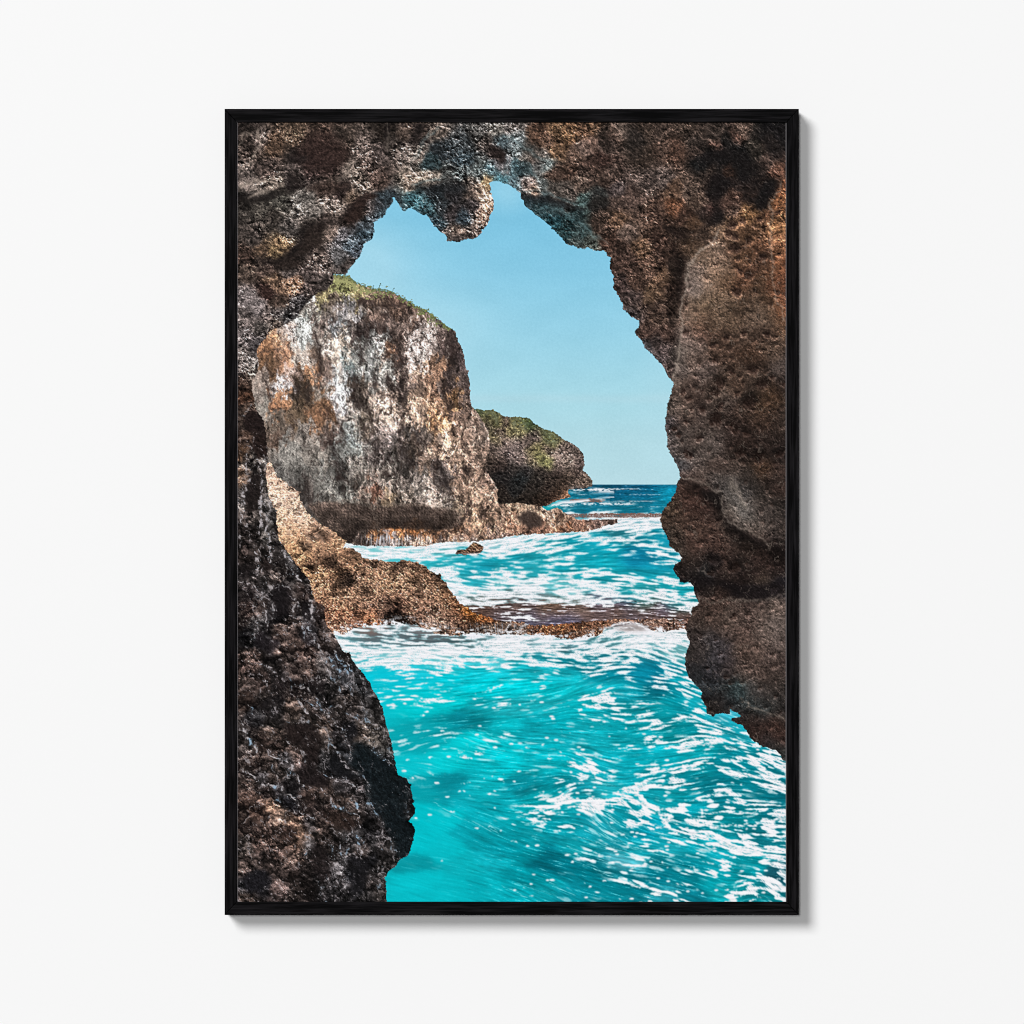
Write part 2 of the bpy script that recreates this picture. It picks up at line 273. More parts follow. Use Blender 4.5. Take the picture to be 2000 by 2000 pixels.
# ------------------------------------------------------------------ ink colours
CAVE = rows('''
A: 100 100 45 38 35;230 200 95 82 76;120 250 50 42 38;350 250 78 60 48;550 150 82 66 54;800 150 66 52 45;850 350 50 38 35;750 300 52 40 36;950 330 54 42 38;850 440 48 38 36;600 390 42 36 34;560 500 72 62 58;700 470 48 38 36;560 600 40 35 33;100 600 105 92 86;200 680 110 98 90;80 760 40 36 33;300 500 60 50 46;350 620 90 78 70;400 760 70 66 60;650 760 105 98 92;850 800 115 102 94;1000 850 105 92 84;250 850 70 64 58;330 960 52 46 42;500 1050 75 68 64;150 1100 62 54 50;750 850 100 92 86;1200 300 95 82 76;1100 500 100 88 80;1250 450 66 55 50;1350 350 75 64 60;1430 130 40 34 30;1000 200 62 52 46;1600 150 80 66 58;1700 200 38 32 30;1600 300 100 88 82;1500 250 55 48 44;1350 600 70 56 50;900 650 70 58 52;1000 690 45 36 34;850 720 50 40 36;1200 650 92 80 72;1100 760 90 74 62;1120 880 46 36 32;1060 930 44 35 32;1170 830 50 40 36;1180 900 46 38 34;1250 830 95 85 82;1350 850 72 74 78;1430 780 50 60 66;1400 900 62 84 95;1250 1000 80 88 95;1270 1080 60 80 92;900 1080 95 80 72;1000 1130 80 76 78;700 1150 42 36 33;660 1230 40 34 32;740 1080 44 38 34;850 980 60 50 46;1080 1200 72 82 90;1000 1300 85 82 82;1170 1260 60 66 74;1080 1400 80 70 66;450 1200 115 90 66;380 1290 135 108 76;250 1300 95 74 58;450 1350 40 34 31;250 1340 45 38 35;550 1300 40 34 32;350 1370 40 34 31;750 1300 85 72 66;800 1420 95 82 76;100 1320 62 48 42;100 1450 80 66 58;300 1430 70 56 50;500 1450 66 58 55;700 1480 68 58 55;540 1580 150 112 88;350 1550 100 78 62;300 1640 48 36 33;450 1600 110 85 68;100 1700 120 108 106;200 1800 115 104 102;400 1750 75 60 52;700 1620 75 64 60;850 1520 85 74 70;600 1750 60 56 56;400 1850 70 64 62;100 1880 105 95 92
B: 100 120 70 58 52;250 130 92 80 72;60 330 105 92 84;300 300 52 58 62;500 250 58 62 64;500 400 50 62 68;200 420 45 62 66;650 150 62 60 58;720 220 66 58 54;820 120 95 90 84;950 130 105 98 94;830 310 44 36 34;870 230 75 92 98;980 200 120 134 138;1000 300 100 112 114;1100 350 85 82 78;900 470 110 106 106;880 430 95 90 92;1000 480 60 95 104;1100 480 75 105 112;1200 450 105 110 110;30 620 150 128 112;130 590 155 136 120;230 570 130 116 104;350 560 70 72 70;500 510 75 82 82;650 540 80 88 88;600 600 85 74 66;730 600 190 150 105;780 520 70 100 108;100 670 36 44 46;60 760 45 90 100;150 850 40 75 84;250 690 44 52 56;400 700 55 52 54;300 850 50 55 58;400 900 70 62 62;500 950 60 75 85;600 700 95 80 72;650 680 130 108 92;730 750 175 142 118;760 830 165 130 105;700 900 130 102 86;600 850 60 54 54;450 1080 125 104 92;350 1100 75 66 62;600 1050 80 68 62;700 970 110 88 76;250 1000 45 62 70;450 1140 60 54 52;850 590 55 120 135;1000 630 75 105 115;1100 620 125 112 108;1180 690 165 140 122;1080 720 75 70 68;1250 660 95 110 112;1350 660 80 78 74;1500 700 80 76 72;1100 800 40 66 76;1250 850 40 78 88;1250 760 42 52 56;1400 850 45 70 76;1350 980 22 72 86;1500 1000 28 60 66;1450 1100 30 66 72;1600 1080 55 85 88;1580 1180 70 88 88;1700 1180 72 84 80;1400 760 85 82 78;1500 820 62 62 60;1650 800 70 105 105;1550 900 38 62 66;1200 150 85 66 54;1400 120 110 88 66;1500 150 115 90 66;1400 300 115 92 70;1300 220 92 74 62;1650 150 95 74 58;1650 280 115 100 92;1550 350 98 82 72;1800 130 50 44 40;1850 250 62 54 50;1750 420 72 58 52;1500 500 72 58 50;1350 520 80 66 58;1700 550 80 68 62;1600 620 85 75 68;1850 600 62 52 46;1250 380 100 98 94;1280 440 105 130 134;1150 400 82 72 66;1800 720 50 55 55;1750 800 42 44 44;1850 900 60 50 44;1800 1000 62 52 46;1880 1150 75 58 50
C: 60 250 115 96 86;100 100 100 80 62;300 150 75 62 55;330 130 110 100 92;150 400 60 46 42;100 500 70 58 52;250 550 82 70 64;300 680 85 78 78;500 200 45 42 40;600 120 60 52 46;550 350 60 52 46;700 130 72 62 56;750 300 80 66 58;850 320 85 66 56;1000 100 62 54 48;1050 170 75 66 60;1250 270 95 74 66;1250 150 58 52 48;1350 230 34 34 34;1500 120 88 76 68;1450 190 85 66 58;1650 150 40 38 36;1750 220 62 54 48;1750 80 24 25 26;1850 150 26 27 28;1850 50 22 23 24;1100 400 28 30 31;1300 380 22 24 26;1200 340 25 27 28;1450 270 26 28 29;1500 350 26 28 29;1080 330 70 58 52;1600 300 48 46 42;1750 430 85 72 66;1820 490 105 76 62;1650 500 45 40 38;1370 500 125 78 52;1270 480 62 54 48;1500 560 26 26 26;1450 460 24 25 25;1300 620 30 28 28;1250 720 30 29 29;1550 700 110 80 64;1450 640 88 68 58;1600 620 70 56 48;1750 680 24 26 26;1700 800 30 30 28;1250 800 66 54 50;1350 800 84 66 58;1400 880 80 66 58;1200 880 85 62 56;1250 950 34 32 32;1150 900 48 42 40;150 830 40 36 34;300 800 80 68 62;450 750 85 72 66;600 600 82 74 70;750 580 92 84 80;850 680 95 76 62;1000 680 88 76 68;1080 800 92 78 68;850 850 100 70 52;700 900 75 60 52;950 930 60 46 40;850 1030 52 42 36;950 1100 42 36 33;1030 1000 100 78 60;1000 1200 82 66 52;1100 1100 64 54 48;300 960 98 78 62;400 1100 105 92 84;200 1050 80 66 58;350 1200 62 50 44;550 1230 95 76 60;700 1200 70 55 48;800 1250 60 48 42;400 1350 70 56 50;650 1400 85 68 58;880 1400 52 44 40;750 1500 95 76 60;500 1550 75 60 52;850 1600 62 50 44;650 1680 95 78 62;450 1700 78 68 66;350 1600 66 56 54;700 1800 80 66 58;480 1850 72 72 76;850 1800 58 48 42;1350 1000 115 92 72;1280 1060 130 108 88;1550 900 130 98 66;1450 1000 110 84 62;1400 1150 88 70 56;1550 1100 105 80 60;1650 1000 95 72 54;1250 1250 125 108 94;1100 1300 115 98 82;1430 1230 70 54 44;1300 1400 120 102 86;1500 1350 118 90 68;1050 1450 115 104 96;1200 1550 130 110 92;1050 1600 125 116 110;1350 1550 110 88 68;1550 1450 95 68 54;1500 1600 115 82 62;1650 1250 100 72 54;1700 1320 66 52 44;1650 1550 80 64 50;1150 1750 110 94 76;1350 1750 110 94 78;1450 1800 78 64 52;1550 1700 95 80 66;1650 1800 85 72 60;1750 1750 100 80 62;1700 1900 110 96 84;1750 1450 100 76 58;1000 1850 100 86 72;1250 1900 105 90 74;1870 700 150 98 66;1820 800 140 96 64;1820 1000 160 116 78;1830 1200 165 116 82;1850 1400 155 102 70;1820 1530 110 72 52;1850 1680 120 80 58;1890 1850 150 95 62;1760 900 110 80 60
D: 80 700 50 36 30;100 850 62 42 32;150 1080 34 26 25;60 1080 60 48 42;100 1250 70 50 40;230 1300 36 28 26;60 1400 95 62 40;110 1450 80 70 64;200 1450 70 62 58;170 1750 32 27 26;60 1600 85 60 44;50 1850 90 80 74;270 1700 66 58 54;250 1850 80 74 70;180 1600 55 46 42;250 1000 34 28 27;150 950 70 56 48;100 100 92 80 76;300 80 85 74 70;480 90 50 48 48;100 300 100 90 88;200 350 60 55 55;60 450 98 88 84;130 560 115 105 100;60 600 90 80 76;150 620 100 90 82;250 200 75 68 64;380 150 72 62 56;90 680 60 50 44
F: 500 50 70 58 52;700 100 75 62 54;600 250 72 58 52;800 250 68 54 48;650 350 90 80 78;750 420 85 76 76;600 370 75 78 84;800 600 78 68 66;700 500 70 66 68;930 100 125 110 102;920 250 120 108 102;890 450 110 104 98;950 130 115 95 80;1080 130 105 84 68;1200 100 95 78 64;1400 150 105 88 72;1600 100 110 94 80;1750 100 95 80 66;1850 150 105 84 66;1100 250 105 80 68;1300 300 80 64 54;1250 450 82 66 56;1500 250 85 70 60;1700 250 70 56 48;1600 450 78 60 48;1750 400 95 80 68;1050 350 110 100 94;1050 500 95 82 74;900 600 100 94 90;1000 750 85 72 66;1150 600 98 88 84;1280 720 54 46 40;1270 820 62 52 46;1300 820 100 92 84;1000 850 65 54 48;900 750 88 78 70;1400 750 90 72 60;1620 590 54 44 38;1680 730 42 36 32;1600 650 92 78 68;1760 800 98 76 58;1570 900 36 34 32;1700 950 88 68 52;1880 720 44 38 36;1850 600 90 82 78;850 950 90 82 76;950 1000 100 88 80;970 1080 70 58 52;1120 950 62 52 48;1180 1040 110 100 94;1250 1060 40 34 30;1280 1030 40 34 30;1220 1080 42 36 32;1400 1120 60 50 46;1430 1170 46 38 36;1350 900 85 75 70;860 1150 54 48 46;900 1220 52 46 42;820 1100 66 64 68;850 1280 85 82 82;1000 1180 92 88 84;1080 1230 74 60 54;1150 1250 95 90 86;1250 1180 90 82 78;1500 1000 72 58 50;1700 1050 80 64 54;1850 1050 70 60 54;950 1350 70 64 60;980 1400 48 44 42;920 1500 82 88 94;1050 1450 95 88 84;1200 1350 92 86 82;1250 1500 80 68 62;1450 1380 50 42 38;1400 1500 82 72 66;1650 1420 42 36 34;1500 1250 66 54 48;1700 1250 60 50 46;1850 1380 44 38 36;1680 1520 95 72 54;1850 1550 78 64 58;1550 1600 74 66 60;1800 1650 62 54 50;960 1600 88 74 68;1080 1620 90 80 74;1250 1640 82 80 78;1400 1680 100 98 96;1500 1740 45 46 48;1550 1650 60 58 56;1700 1780 60 56 52;1850 1850 40 38 36;1450 1800 95 95 94;1350 1850 85 84 80;1520 1900 105 106 104;1700 1900 70 64 60;1850 1720 70 54 48;950 1700 66 50 44;1100 1720 62 46 42;1250 1780 36 36 36;1000 1850 72 54 48;850 1850 64 54 46;1200 1880 60 46 42
I: 850 150 72 62 50;950 100 74 56 50;1100 100 72 54 48;1250 150 58 46 42;800 250 66 54 46;950 300 76 60 52;1100 350 80 64 56;1200 250 72 56 50;1400 60 98 98 96;1380 180 110 106 100;1450 300 105 100 94;1530 200 105 108 106;1350 250 95 84 76;1600 150 75 68 64;1600 350 98 92 86;1750 200 60 56 54;1750 330 80 74 70;1850 250 52 48 46;1600 430 80 70 64;1700 480 62 52 48;1480 430 40 36 35;1800 450 34 32 32;1880 380 60 54 50;850 400 58 52 46;900 520 66 58 52;1050 500 80 62 55;1250 450 72 56 50;1400 450 74 62 56;1300 560 70 54 48;1550 530 66 54 48;1650 600 58 46 42;1850 600 40 34 32;950 700 52 44 40;1050 680 72 60 54;1000 760 50 48 48;1150 750 50 56 60;1220 640 34 32 32;1320 720 80 62 55;1420 720 46 40 38;1500 680 38 34 32;1100 850 36 34 36;900 820 36 34 34;1300 850 38 34 34;1350 800 80 70 64;1500 830 44 36 34;1680 850 82 72 62;1600 760 50 40 38;1800 750 44 36 34;1500 960 28 26 28;1700 960 26 26 30;1850 920 36 38 46;1300 950 66 52 46;1150 930 52 46 44;1100 1080 72 60 54;1250 1050 70 56 50;1450 1050 66 54 50;1650 1050 82 70 64;1800 1050 105 94 86;1880 1100 98 88 82;1700 1180 95 84 78;1800 1250 105 98 94;1450 1150 64 54 50;1400 1150 95 86 78;1550 1200 74 64 60;1200 1200 74 62 56;1050 1200 72 62 56;1300 1300 82 70 64;1500 1320 88 74 68;1700 1350 98 88 82;1850 1400 92 84 80;1050 1350 66 60 58;1200 1420 70 70 74;1300 1480 62 62 68;1250 1600 58 60 66;1100 1550 66 62 62;1020 1500 62 58 56;1350 1560 66 62 66;1450 1500 82 68 60;1600 1500 84 72 66;1800 1600 80 70 66;1050 1700 50 52 56;1200 1750 48 48 54;1350 1700 60 54 54;1500 1700 86 74 68;1650 1750 82 70 64;1800 1800 66 58 54;1850 1880 50 48 46;1100 1800 52 62 68;1200 1850 36 44 48;1350 1830 44 52 54;1450 1880 50 84 90;1600 1880 85 86 86;1700 1900 70 66 64
L: 1250 60 46 44 44;1200 130 40 36 34;1400 60 40 46 50;1550 60 52 66 70;1700 60 60 62 62;1700 150 50 66 70;1850 120 44 44 44;1500 150 44 52 54;1450 210 52 40 36;1580 230 44 36 34;1700 240 58 44 40;1800 280 76 54 46;1850 350 70 52 46;1650 330 58 44 40;1600 380 46 36 32;1720 420 56 54 56;1850 430 62 46 42;1800 490 40 46 48;1880 560 56 66 66;1880 230 46 44 42
G: 60 80 80 70 66;150 80 32 27 26;280 60 62 56 54;100 230 60 50 46;200 250 56 48 44;330 200 66 62 60;60 400 40 32 30;180 420 44 36 34;300 400 72 66 62;380 420 40 34 32;100 620 60 46 42;200 600 56 46 42;300 700 34 28 27;100 750 30 26 26;400 700 50 42 40;400 780 52 42 38;520 640 60 56 56;580 560 30 26 26;650 780 44 40 40;500 850 38 33 32;100 950 34 28 27;150 880 56 48 46;230 950 62 56 56;420 1000 27 24 25;550 1000 60 50 46;620 950 56 42 38;700 900 38 32 31;130 1120 58 42 37;250 1100 66 50 44;60 1200 50 38 34;200 1250 66 62 62;330 1130 60 56 58;420 1150 27 25 26;580 1150 55 46 43;550 1250 52 40 36;700 1150 40 38 42;800 1100 54 38 32;790 1200 38 30 28;250 1400 28 25 26;130 1380 40 38 40;450 1330 60 45 39;560 1430 62 46 40;400 1480 56 42 37;700 1350 40 37 40;850 1350 56 44 40;900 1450 50 40 37;650 1520 58 42 37;150 1580 56 41 36;100 1650 58 42 37;500 1600 44 34 31;350 1600 34 29 28;700 1700 62 46 40;600 1750 52 40 36;850 1650 66 58 56;950 1600 45 42 45;1000 1500 44 38 37;1050 1580 50 44 42;250 1800 52 39 35;100 1800 50 38 34;400 1780 36 31 31;550 1850 40 32 30;750 1800 36 31 31;900 1780 62 56 55;1050 1750 44 44 48;1150 1750 40 40 42;1220 1850 36 36 38;950 1880 50 44 43
J: 100 50 55 40 34;250 60 44 36 33;530 100 62 47 40;400 100 34 29 29;700 100 48 38 35;850 60 36 32 33;1000 60 60 50 46;1120 60 50 42 39;1230 80 56 52 52;1300 150 52 48 46;200 180 36 34 36;350 250 34 29 28;330 350 74 56 48;560 260 60 48 42;680 380 36 30 28;830 320 62 48 41;880 430 60 50 46;1080 300 26 26 29;950 380 32 28 29;1000 480 30 30 33;1180 330 64 52 45;1320 360 62 54 48;1080 180 52 44 42;1400 350 50 46 44;100 450 60 50 47;60 380 50 42 40;250 450 52 38 33;430 470 48 36 32;580 540 62 46 40;480 620 50 46 48;250 620 58 44 39;400 680 60 48 43;600 620 60 46 42;720 600 30 26 26;850 600 44 42 43;950 660 26 25 27;1200 620 20 25 28;1350 700 20 26 29;1100 550 34 36 40;1450 800 22 28 30;1450 950 20 27 30;1300 900 26 30 33;1580 900 28 32 34;1620 1050 30 30 31;1550 1100 20 24 27;1600 1300 17 24 28;1500 1200 20 25 28;1550 1430 17 23 27;1450 1500 36 32 32;100 700 56 44 40;250 800 48 44 46;150 850 55 41 36;350 780 58 45 40;550 850 30 27 28;700 790 33 27 27;720 880 68 50 43;650 980 66 48 42;850 900 58 44 38;1000 870 44 39 40;1020 970 60 46 40;1150 880 48 42 43;850 1030 44 34 31;1050 1080 44 36 33;950 1160 54 40 35;1080 1180 52 40 36;800 1110 40 32 30;400 880 46 40 42;300 880 44 33 31;480 960 42 40 45;560 1000 40 38 44;150 960 66 46 38;350 1060 105 72 54;200 1100 76 52 42;80 1150 50 37 32;300 1180 66 48 40;420 1140 100 74 60;550 1200 112 78 60;480 1290 52 38 33;630 1290 105 74 56;600 1420 92 64 50;420 1340 66 48 41;300 1340 70 50 43;200 1400 64 46 40;150 1250 56 41 36;700 1230 60 52 52;800 1230 62 47 41;900 1250 60 46 41;800 1350 50 38 34;680 1420 85 76 76;950 1290 42 36 34;1060 1330 66 62 64;1150 1350 70 64 64;1000 1450 62 56 56;900 1420 66 54 50;1200 1450 56 46 43;1250 1300 32 30 32;1350 1200 50 45 46;1420 1300 40 38 40;1480 1440 60 54 52;1300 1400 36 33 34;1400 1400 46 40 40;100 1430 66 55 50;400 1500 66 48 42;250 1520 50 38 35;550 1520 72 53 45;100 1600 60 46 41;200 1580 70 55 50;350 1600 56 43 39;180 1700 28 26 29;250 1800 34 31 34;100 1820 30 29 32;550 1650 64 48 43;450 1720 60 46 42;400 1820 72 54 50;550 1800 66 52 48;650 1700 48 38 36;750 1600 44 35 33;800 1520 34 28 27;900 1550 40 35 35;1000 1600 70 66 68;950 1700 56 52 54;800 1700 38 34 35;1100 1600 28 26 28;1250 1570 28 27 30;1100 1700 34 36 42;1050 1780 60 56 58;1150 1820 26 25 27;1000 1850 36 33 34;850 1860 50 46 48;700 1860 50 40 38;1300 1700 56 50 50;1400 1620 52 47 46;1250 1750 50 42 40;1350 1850 58 50 47;1250 1880 44 40 40;100 1900 76 58 50;550 1900 50 40 37
''', 5)
CLIFFC = rows('''
A: 1000 1560 120 122 72;1150 1620 135 122 82;800 1680 150 138 95;900 1740 120 105 90;1300 1700 125 102 86;1500 1760 105 82 70;1650 1830 110 88 78;700 1760 150 146 140;900 1850 105 95 92;1080 1850 140 138 142;1300 1880 120 98 88
D: 400 270 170 128 98;480 240 165 150 145;300 380 165 115 80;620 300 172 176 176;640 180 165 172 172;640 450 188 174 165;330 560 110 82 62;300 500 116 84 60;450 530 172 124 95;500 640 178 150 140;450 740 200 195 200;420 870 168 118 84;380 920 165 112 78;240 700 160 142 132;230 800 150 138 130;280 960 125 120 114;620 720 78 62 50;600 800 72 60 52;690 780 80 66 54;720 620 170 120 86;780 800 150 138 128;780 500 120 100 88;860 640 120 100 92;850 380 185 174 166;800 880 125 90 64;750 1030 130 92 66;600 1000 105 86 68;880 980 112 80 58;400 1120 105 92 82;400 1230 92 74 64;990 600 185 188 192;990 760 180 184 190;1000 900 182 182 188;1020 980 170 170 175;1120 780 80 68 60;1150 900 84 74 68;1050 560 95 108 110;970 320 198 180 164;970 450 192 174 160;930 180 145 150 156;800 180 110 96 90;1050 50 140 136 140;1100 450 110 112 110;1170 250 72 62 60;1200 400 120 122 120;1280 400 160 164 164;1350 330 150 150 150;1420 580 178 178 174;1400 480 135 122 112;1350 640 140 138 134;1260 550 110 112 112;1230 200 74 64 62;1350 180 84 70 66;1500 200 100 84 78;1480 420 120 84 64;1540 500 70 58 54;1530 350 92 78 72;1700 350 188 170 165;1800 280 170 155 150;1650 500 160 142 134;1550 780 58 50 48;1560 900 74 62 56;1400 880 184 158 142;1440 1030 190 165 148;1420 1150 160 142 136;1430 1270 165 148 146;1100 1100 140 146 145;1060 1030 180 165 155;1100 1250 138 148 150;1180 1150 100 92 84;1250 1100 96 84 74;1130 1370 125 128 126;1700 900 165 136 116;1750 700 150 122 105;1600 700 150 128 118;1890 1050 200 142 94;1750 1050 175 145 125;1350 1400 82 74 72;1600 1400 74 66 62;1500 1300 90 82 80;1700 1300 110 92 80;650 1200 132 124 118;480 1320 125 122 118;550 1450 122 119 115;700 1400 120 114 108;850 1400 118 112 106;900 1280 70 56 52;960 1350 128 130 128;850 1600 104 103 100;800 1750 108 106 102;1000 1550 70 66 64;1150 1620 108 100 94;1150 1480 128 122 116;1300 1740 108 74 60;1200 1750 100 84 76;1430 1850 128 108 86;1430 1480 125 118 112;1420 1640 108 98 92;350 1650 84 80 78;450 1600 92 90 88;650 1750 68 62 60;600 1550 100 98 95;1750 1650 104 95 90;1600 1600 84 76 72;1850 1820 160 142 132;1050 1800 116 116 112;1600 1850 96 86 78
E: 150 300 172 158 153;60 480 186 174 170;350 250 84 70 66;400 200 100 84 80;430 330 90 74 72;400 480 80 66 64;410 600 76 64 62;320 560 156 116 90;200 700 162 122 98;500 500 105 90 90;520 700 95 80 76;540 850 100 84 78;420 850 180 132 90;330 780 80 64 58;250 900 176 132 104;280 1080 186 136 98;350 980 110 84 68;380 1250 180 146 122;300 1350 190 155 130;500 1000 120 96 84;600 1150 146 122 108;500 1200 125 100 86;680 1250 150 128 116;100 1300 118 104 97;60 1200 76 70 68;120 1450 130 108 94;330 1600 84 76 74;280 1480 90 78 74;450 1450 150 122 104;550 1600 146 118 100;540 1550 86 68 60;650 1450 130 106 92;700 1750 156 126 106;750 1680 140 112 98;600 1850 140 112 94;100 1700 118 110 104;200 1830 180 158 144;60 1580 96 88 84;450 1750 145 116 98
H: 400 60 115 106 100;150 60 165 148 138;440 180 120 105 88;600 60 148 118 98;540 200 70 56 50;700 200 84 66 56;600 280 150 118 94;800 300 150 118 96;860 200 96 76 64;950 140 165 132 108;1100 150 168 138 114;1200 160 165 136 114;800 120 140 112 94;950 330 145 106 84;1200 370 120 84 68;1350 200 150 122 104;1400 290 140 106 84;1500 250 140 110 92;1600 330 120 86 70;1800 290 112 88 80;1450 340 135 88 62;60 370 175 105 55;250 385 150 100 68;500 385 135 98 76;700 380 142 108 86;50 460 150 120 105;300 430 130 105 92;550 430 125 102 90;800 420 130 105 95
G: 1200 60 112 102 94;1350 200 66 58 52;1000 180 78 74 70;1000 250 74 70 66;1250 330 62 56 52;1700 230 62 52 48;1850 300 58 50 46;1500 300 56 50 46;1100 450 56 48 44;1200 460 74 62 58;1300 395 150 95 56;1500 370 178 106 56;1700 380 172 104 56;1800 390 165 105 62;1400 470 130 118 118;1600 470 150 140 138;1800 450 160 140 126;720 120 76 70 68;800 300 78 74 70
''', 5)
HEADC = rows('''
E: 650 980 70 84 52;780 1010 92 96 58;830 1080 98 102 62;760 1100 62 60 50;700 1050 80 78 58;900 1080 80 70 66;1000 1070 96 100 60;1100 1090 84 96 54;1150 1100 56 78 44;1040 1140 112 110 76;960 1170 104 100 72;1000 1190 112 112 78;1200 1130 60 74 46;1180 1170 66 60 58;1280 1200 92 98 58;1350 1220 98 104 60;1350 1280 104 108 70;1420 1230 76 78 54;820 1240 92 88 66;850 1200 70 62 60;780 1320 66 60 58;900 1300 96 86 84;1000 1250 92 84 84;1100 1280 82 74 72;1000 1350 100 92 92;850 1380 88 80 78;920 1370 74 68 70;1050 1430 108 98 98;1150 1360 96 92 70;1230 1400 112 114 72;1220 1340 104 102 70;1290 1470 112 116 74;1150 1450 98 92 78;1200 1230 88 80 80;1300 1350 92 82 80;1400 1380 110 100 98;1500 1330 82 74 72;1450 1300 92 84 80;1550 1400 96 88 86;1600 1370 66 60 58;1500 1480 104 96 92;1600 1480 84 76 76;1400 1500 88 80 78;780 1430 70 62 58;850 1480 66 58 56;1000 1500 70 66 66;1100 1540 66 66 68;1250 1550 70 64 62;1400 1580 60 52 50;1500 1600 84 74 68;1570 1570 60 52 50;900 1600 44 44 46;1050 1620 42 48 52;1200 1620 56 54 52;1350 1650 70 62 58;1450 1680 88 74 66;860 1750 48 44 42;1000 1720 44 46 48;1150 1720 52 48 46;1300 1750 62 54 50;1400 1750 76 62 54;900 1820 66 60 56;1100 1820 58 52 48;1250 1830 58 48 42;1350 1820 80 60 50;1480 1790 150 110 84;1640 1620 96 86 80;1680 1660 84 76 70;1620 1690 76 66 60;1550 1690 84 76 72
''', 5)
MIDC = rows('''
D: 320 1520 188 158 142;330 1650 190 162 146;420 1620 178 152 136;480 1700 176 152 138;560 1760 182 156 140;400 1800 184 158 142;520 1850 178 152 134;620 1900 184 160 146
G: 420 60 188 164 150;520 120 160 142 130;600 200 182 158 142;450 200 178 152 134;430 280 190 160 138;550 300 168 138 118;650 300 186 160 142;700 230 176 150 134;480 400 182 148 120;600 430 176 140 114;760 400 90 72 62;730 350 150 120 102;850 420 86 66 56;850 360 168 140 120;950 430 178 142 116;980 500 176 138 108;750 500 172 136 110;550 550 170 132 100;650 520 120 96 78;650 620 168 132 100;850 560 166 130 104;1000 590 150 116 92;1100 570 120 94 78;1150 620 110 86 70;800 650 120 92 74;880 680 78 60 52;950 700 84 66 56;820 580 96 76 64;720 700 84 64 52;780 760 158 122 94;700 780 150 115 86;1080 720 140 108 86;1070 800 72 58 52;1050 870 74 60 54;920 870 92 72 60;850 850 148 114 90;950 780 140 108 84;1200 720 130 102 84;1300 700 110 88 74;1350 780 142 110 90;1450 740 126 100 82;1500 690 84 66 56;1600 720 120 94 78;1700 720 130 104 88;1800 760 110 84 68;1850 850 100 78 64;1600 840 140 112 92;1450 880 140 112 90;1250 850 124 98 82;1200 950 92 74 62;1100 960 130 102 84;950 950 134 106 86;800 950 146 114 92;850 1020 140 108 86;780 1040 165 120 96;820 1090 60 44 38;1000 1060 125 96 78;1150 1040 120 94 78;1300 970 140 110 92;1500 980 110 84 70;1650 960 124 98 82;1800 950 124 98 84;1550 1080 74 54 46;1400 1060 84 66 58;1250 1080 110 86 74;900 1130 150 106 84;1000 1160 150 104 80;950 1230 140 98 78;1050 1200 130 92 74;1150 1190 100 70 56;1250 1180 140 92 68;1280 1230 150 98 72;1400 1170 76 58 50;1520 1160 40 31 29;1580 1210 38 30 28;1480 1200 44 34 31;1650 1120 110 84 70;1750 1080 120 92 78;1850 1100 122 94 80;1750 1200 110 84 72;1850 1220 130 108 98;1000 1300 150 118 108;920 1290 146 108 88
H: 50 720 120 92 74;120 740 100 76 60;60 820 92 72 58;150 800 124 98 80;250 820 72 56 46;200 900 124 98 80;100 900 138 110 92;300 900 92 72 58;330 960 104 78 60;250 1000 118 92 76;100 1000 116 90 76;400 1020 104 74 54;450 1080 96 68 50;350 1080 100 78 64;200 1100 116 92 80;60 1120 112 88 76;300 1180 110 86 74;420 1170 84 60 48;520 1120 120 74 40;560 1120 165 98 34;600 1170 140 84 36;680 1190 120 70 34;760 1195 130 76 40;540 1200 78 54 42;620 1230 80 54 40;450 1240 84 64 54;100 1200 92 72 64;200 1250 140 122 116;350 1260 120 98 88;400 1310 105 82 70;250 1300 110 92 84;620 1290 66 56 50;740 1290 84 76 72;850 1280 72 60 54;950 1290 78 66 60;1050 1300 110 98 94;1000 1240 84 56 40;1130 1280 96 62 42;1200 1300 100 70 54;1300 1290 120 72 40;1400 1300 125 78 48;1450 1280 130 80 48;1550 1280 112 72 48;1350 1330 84 62 50;1500 1330 84 60 48;1450 1370 74 54 44;1600 1370 78 58 48;1650 1270 92 62 46;1700 1330 96 70 56;1800 1270 100 68 50;1850 1240 92 62 48;1750 1240 74 52 44
I: 50 1240 88 60 46;100 1290 92 64 50;200 1240 96 66 50;50 1330 92 66 52;260 1245 110 82 70;600 1250 110 84 74;700 1280 92 70 62;800 1280 84 64 58;900 1250 96 72 64;700 1225 120 96 88;850 1220 104 80 72;960 1230 84 62 56
''', 5)
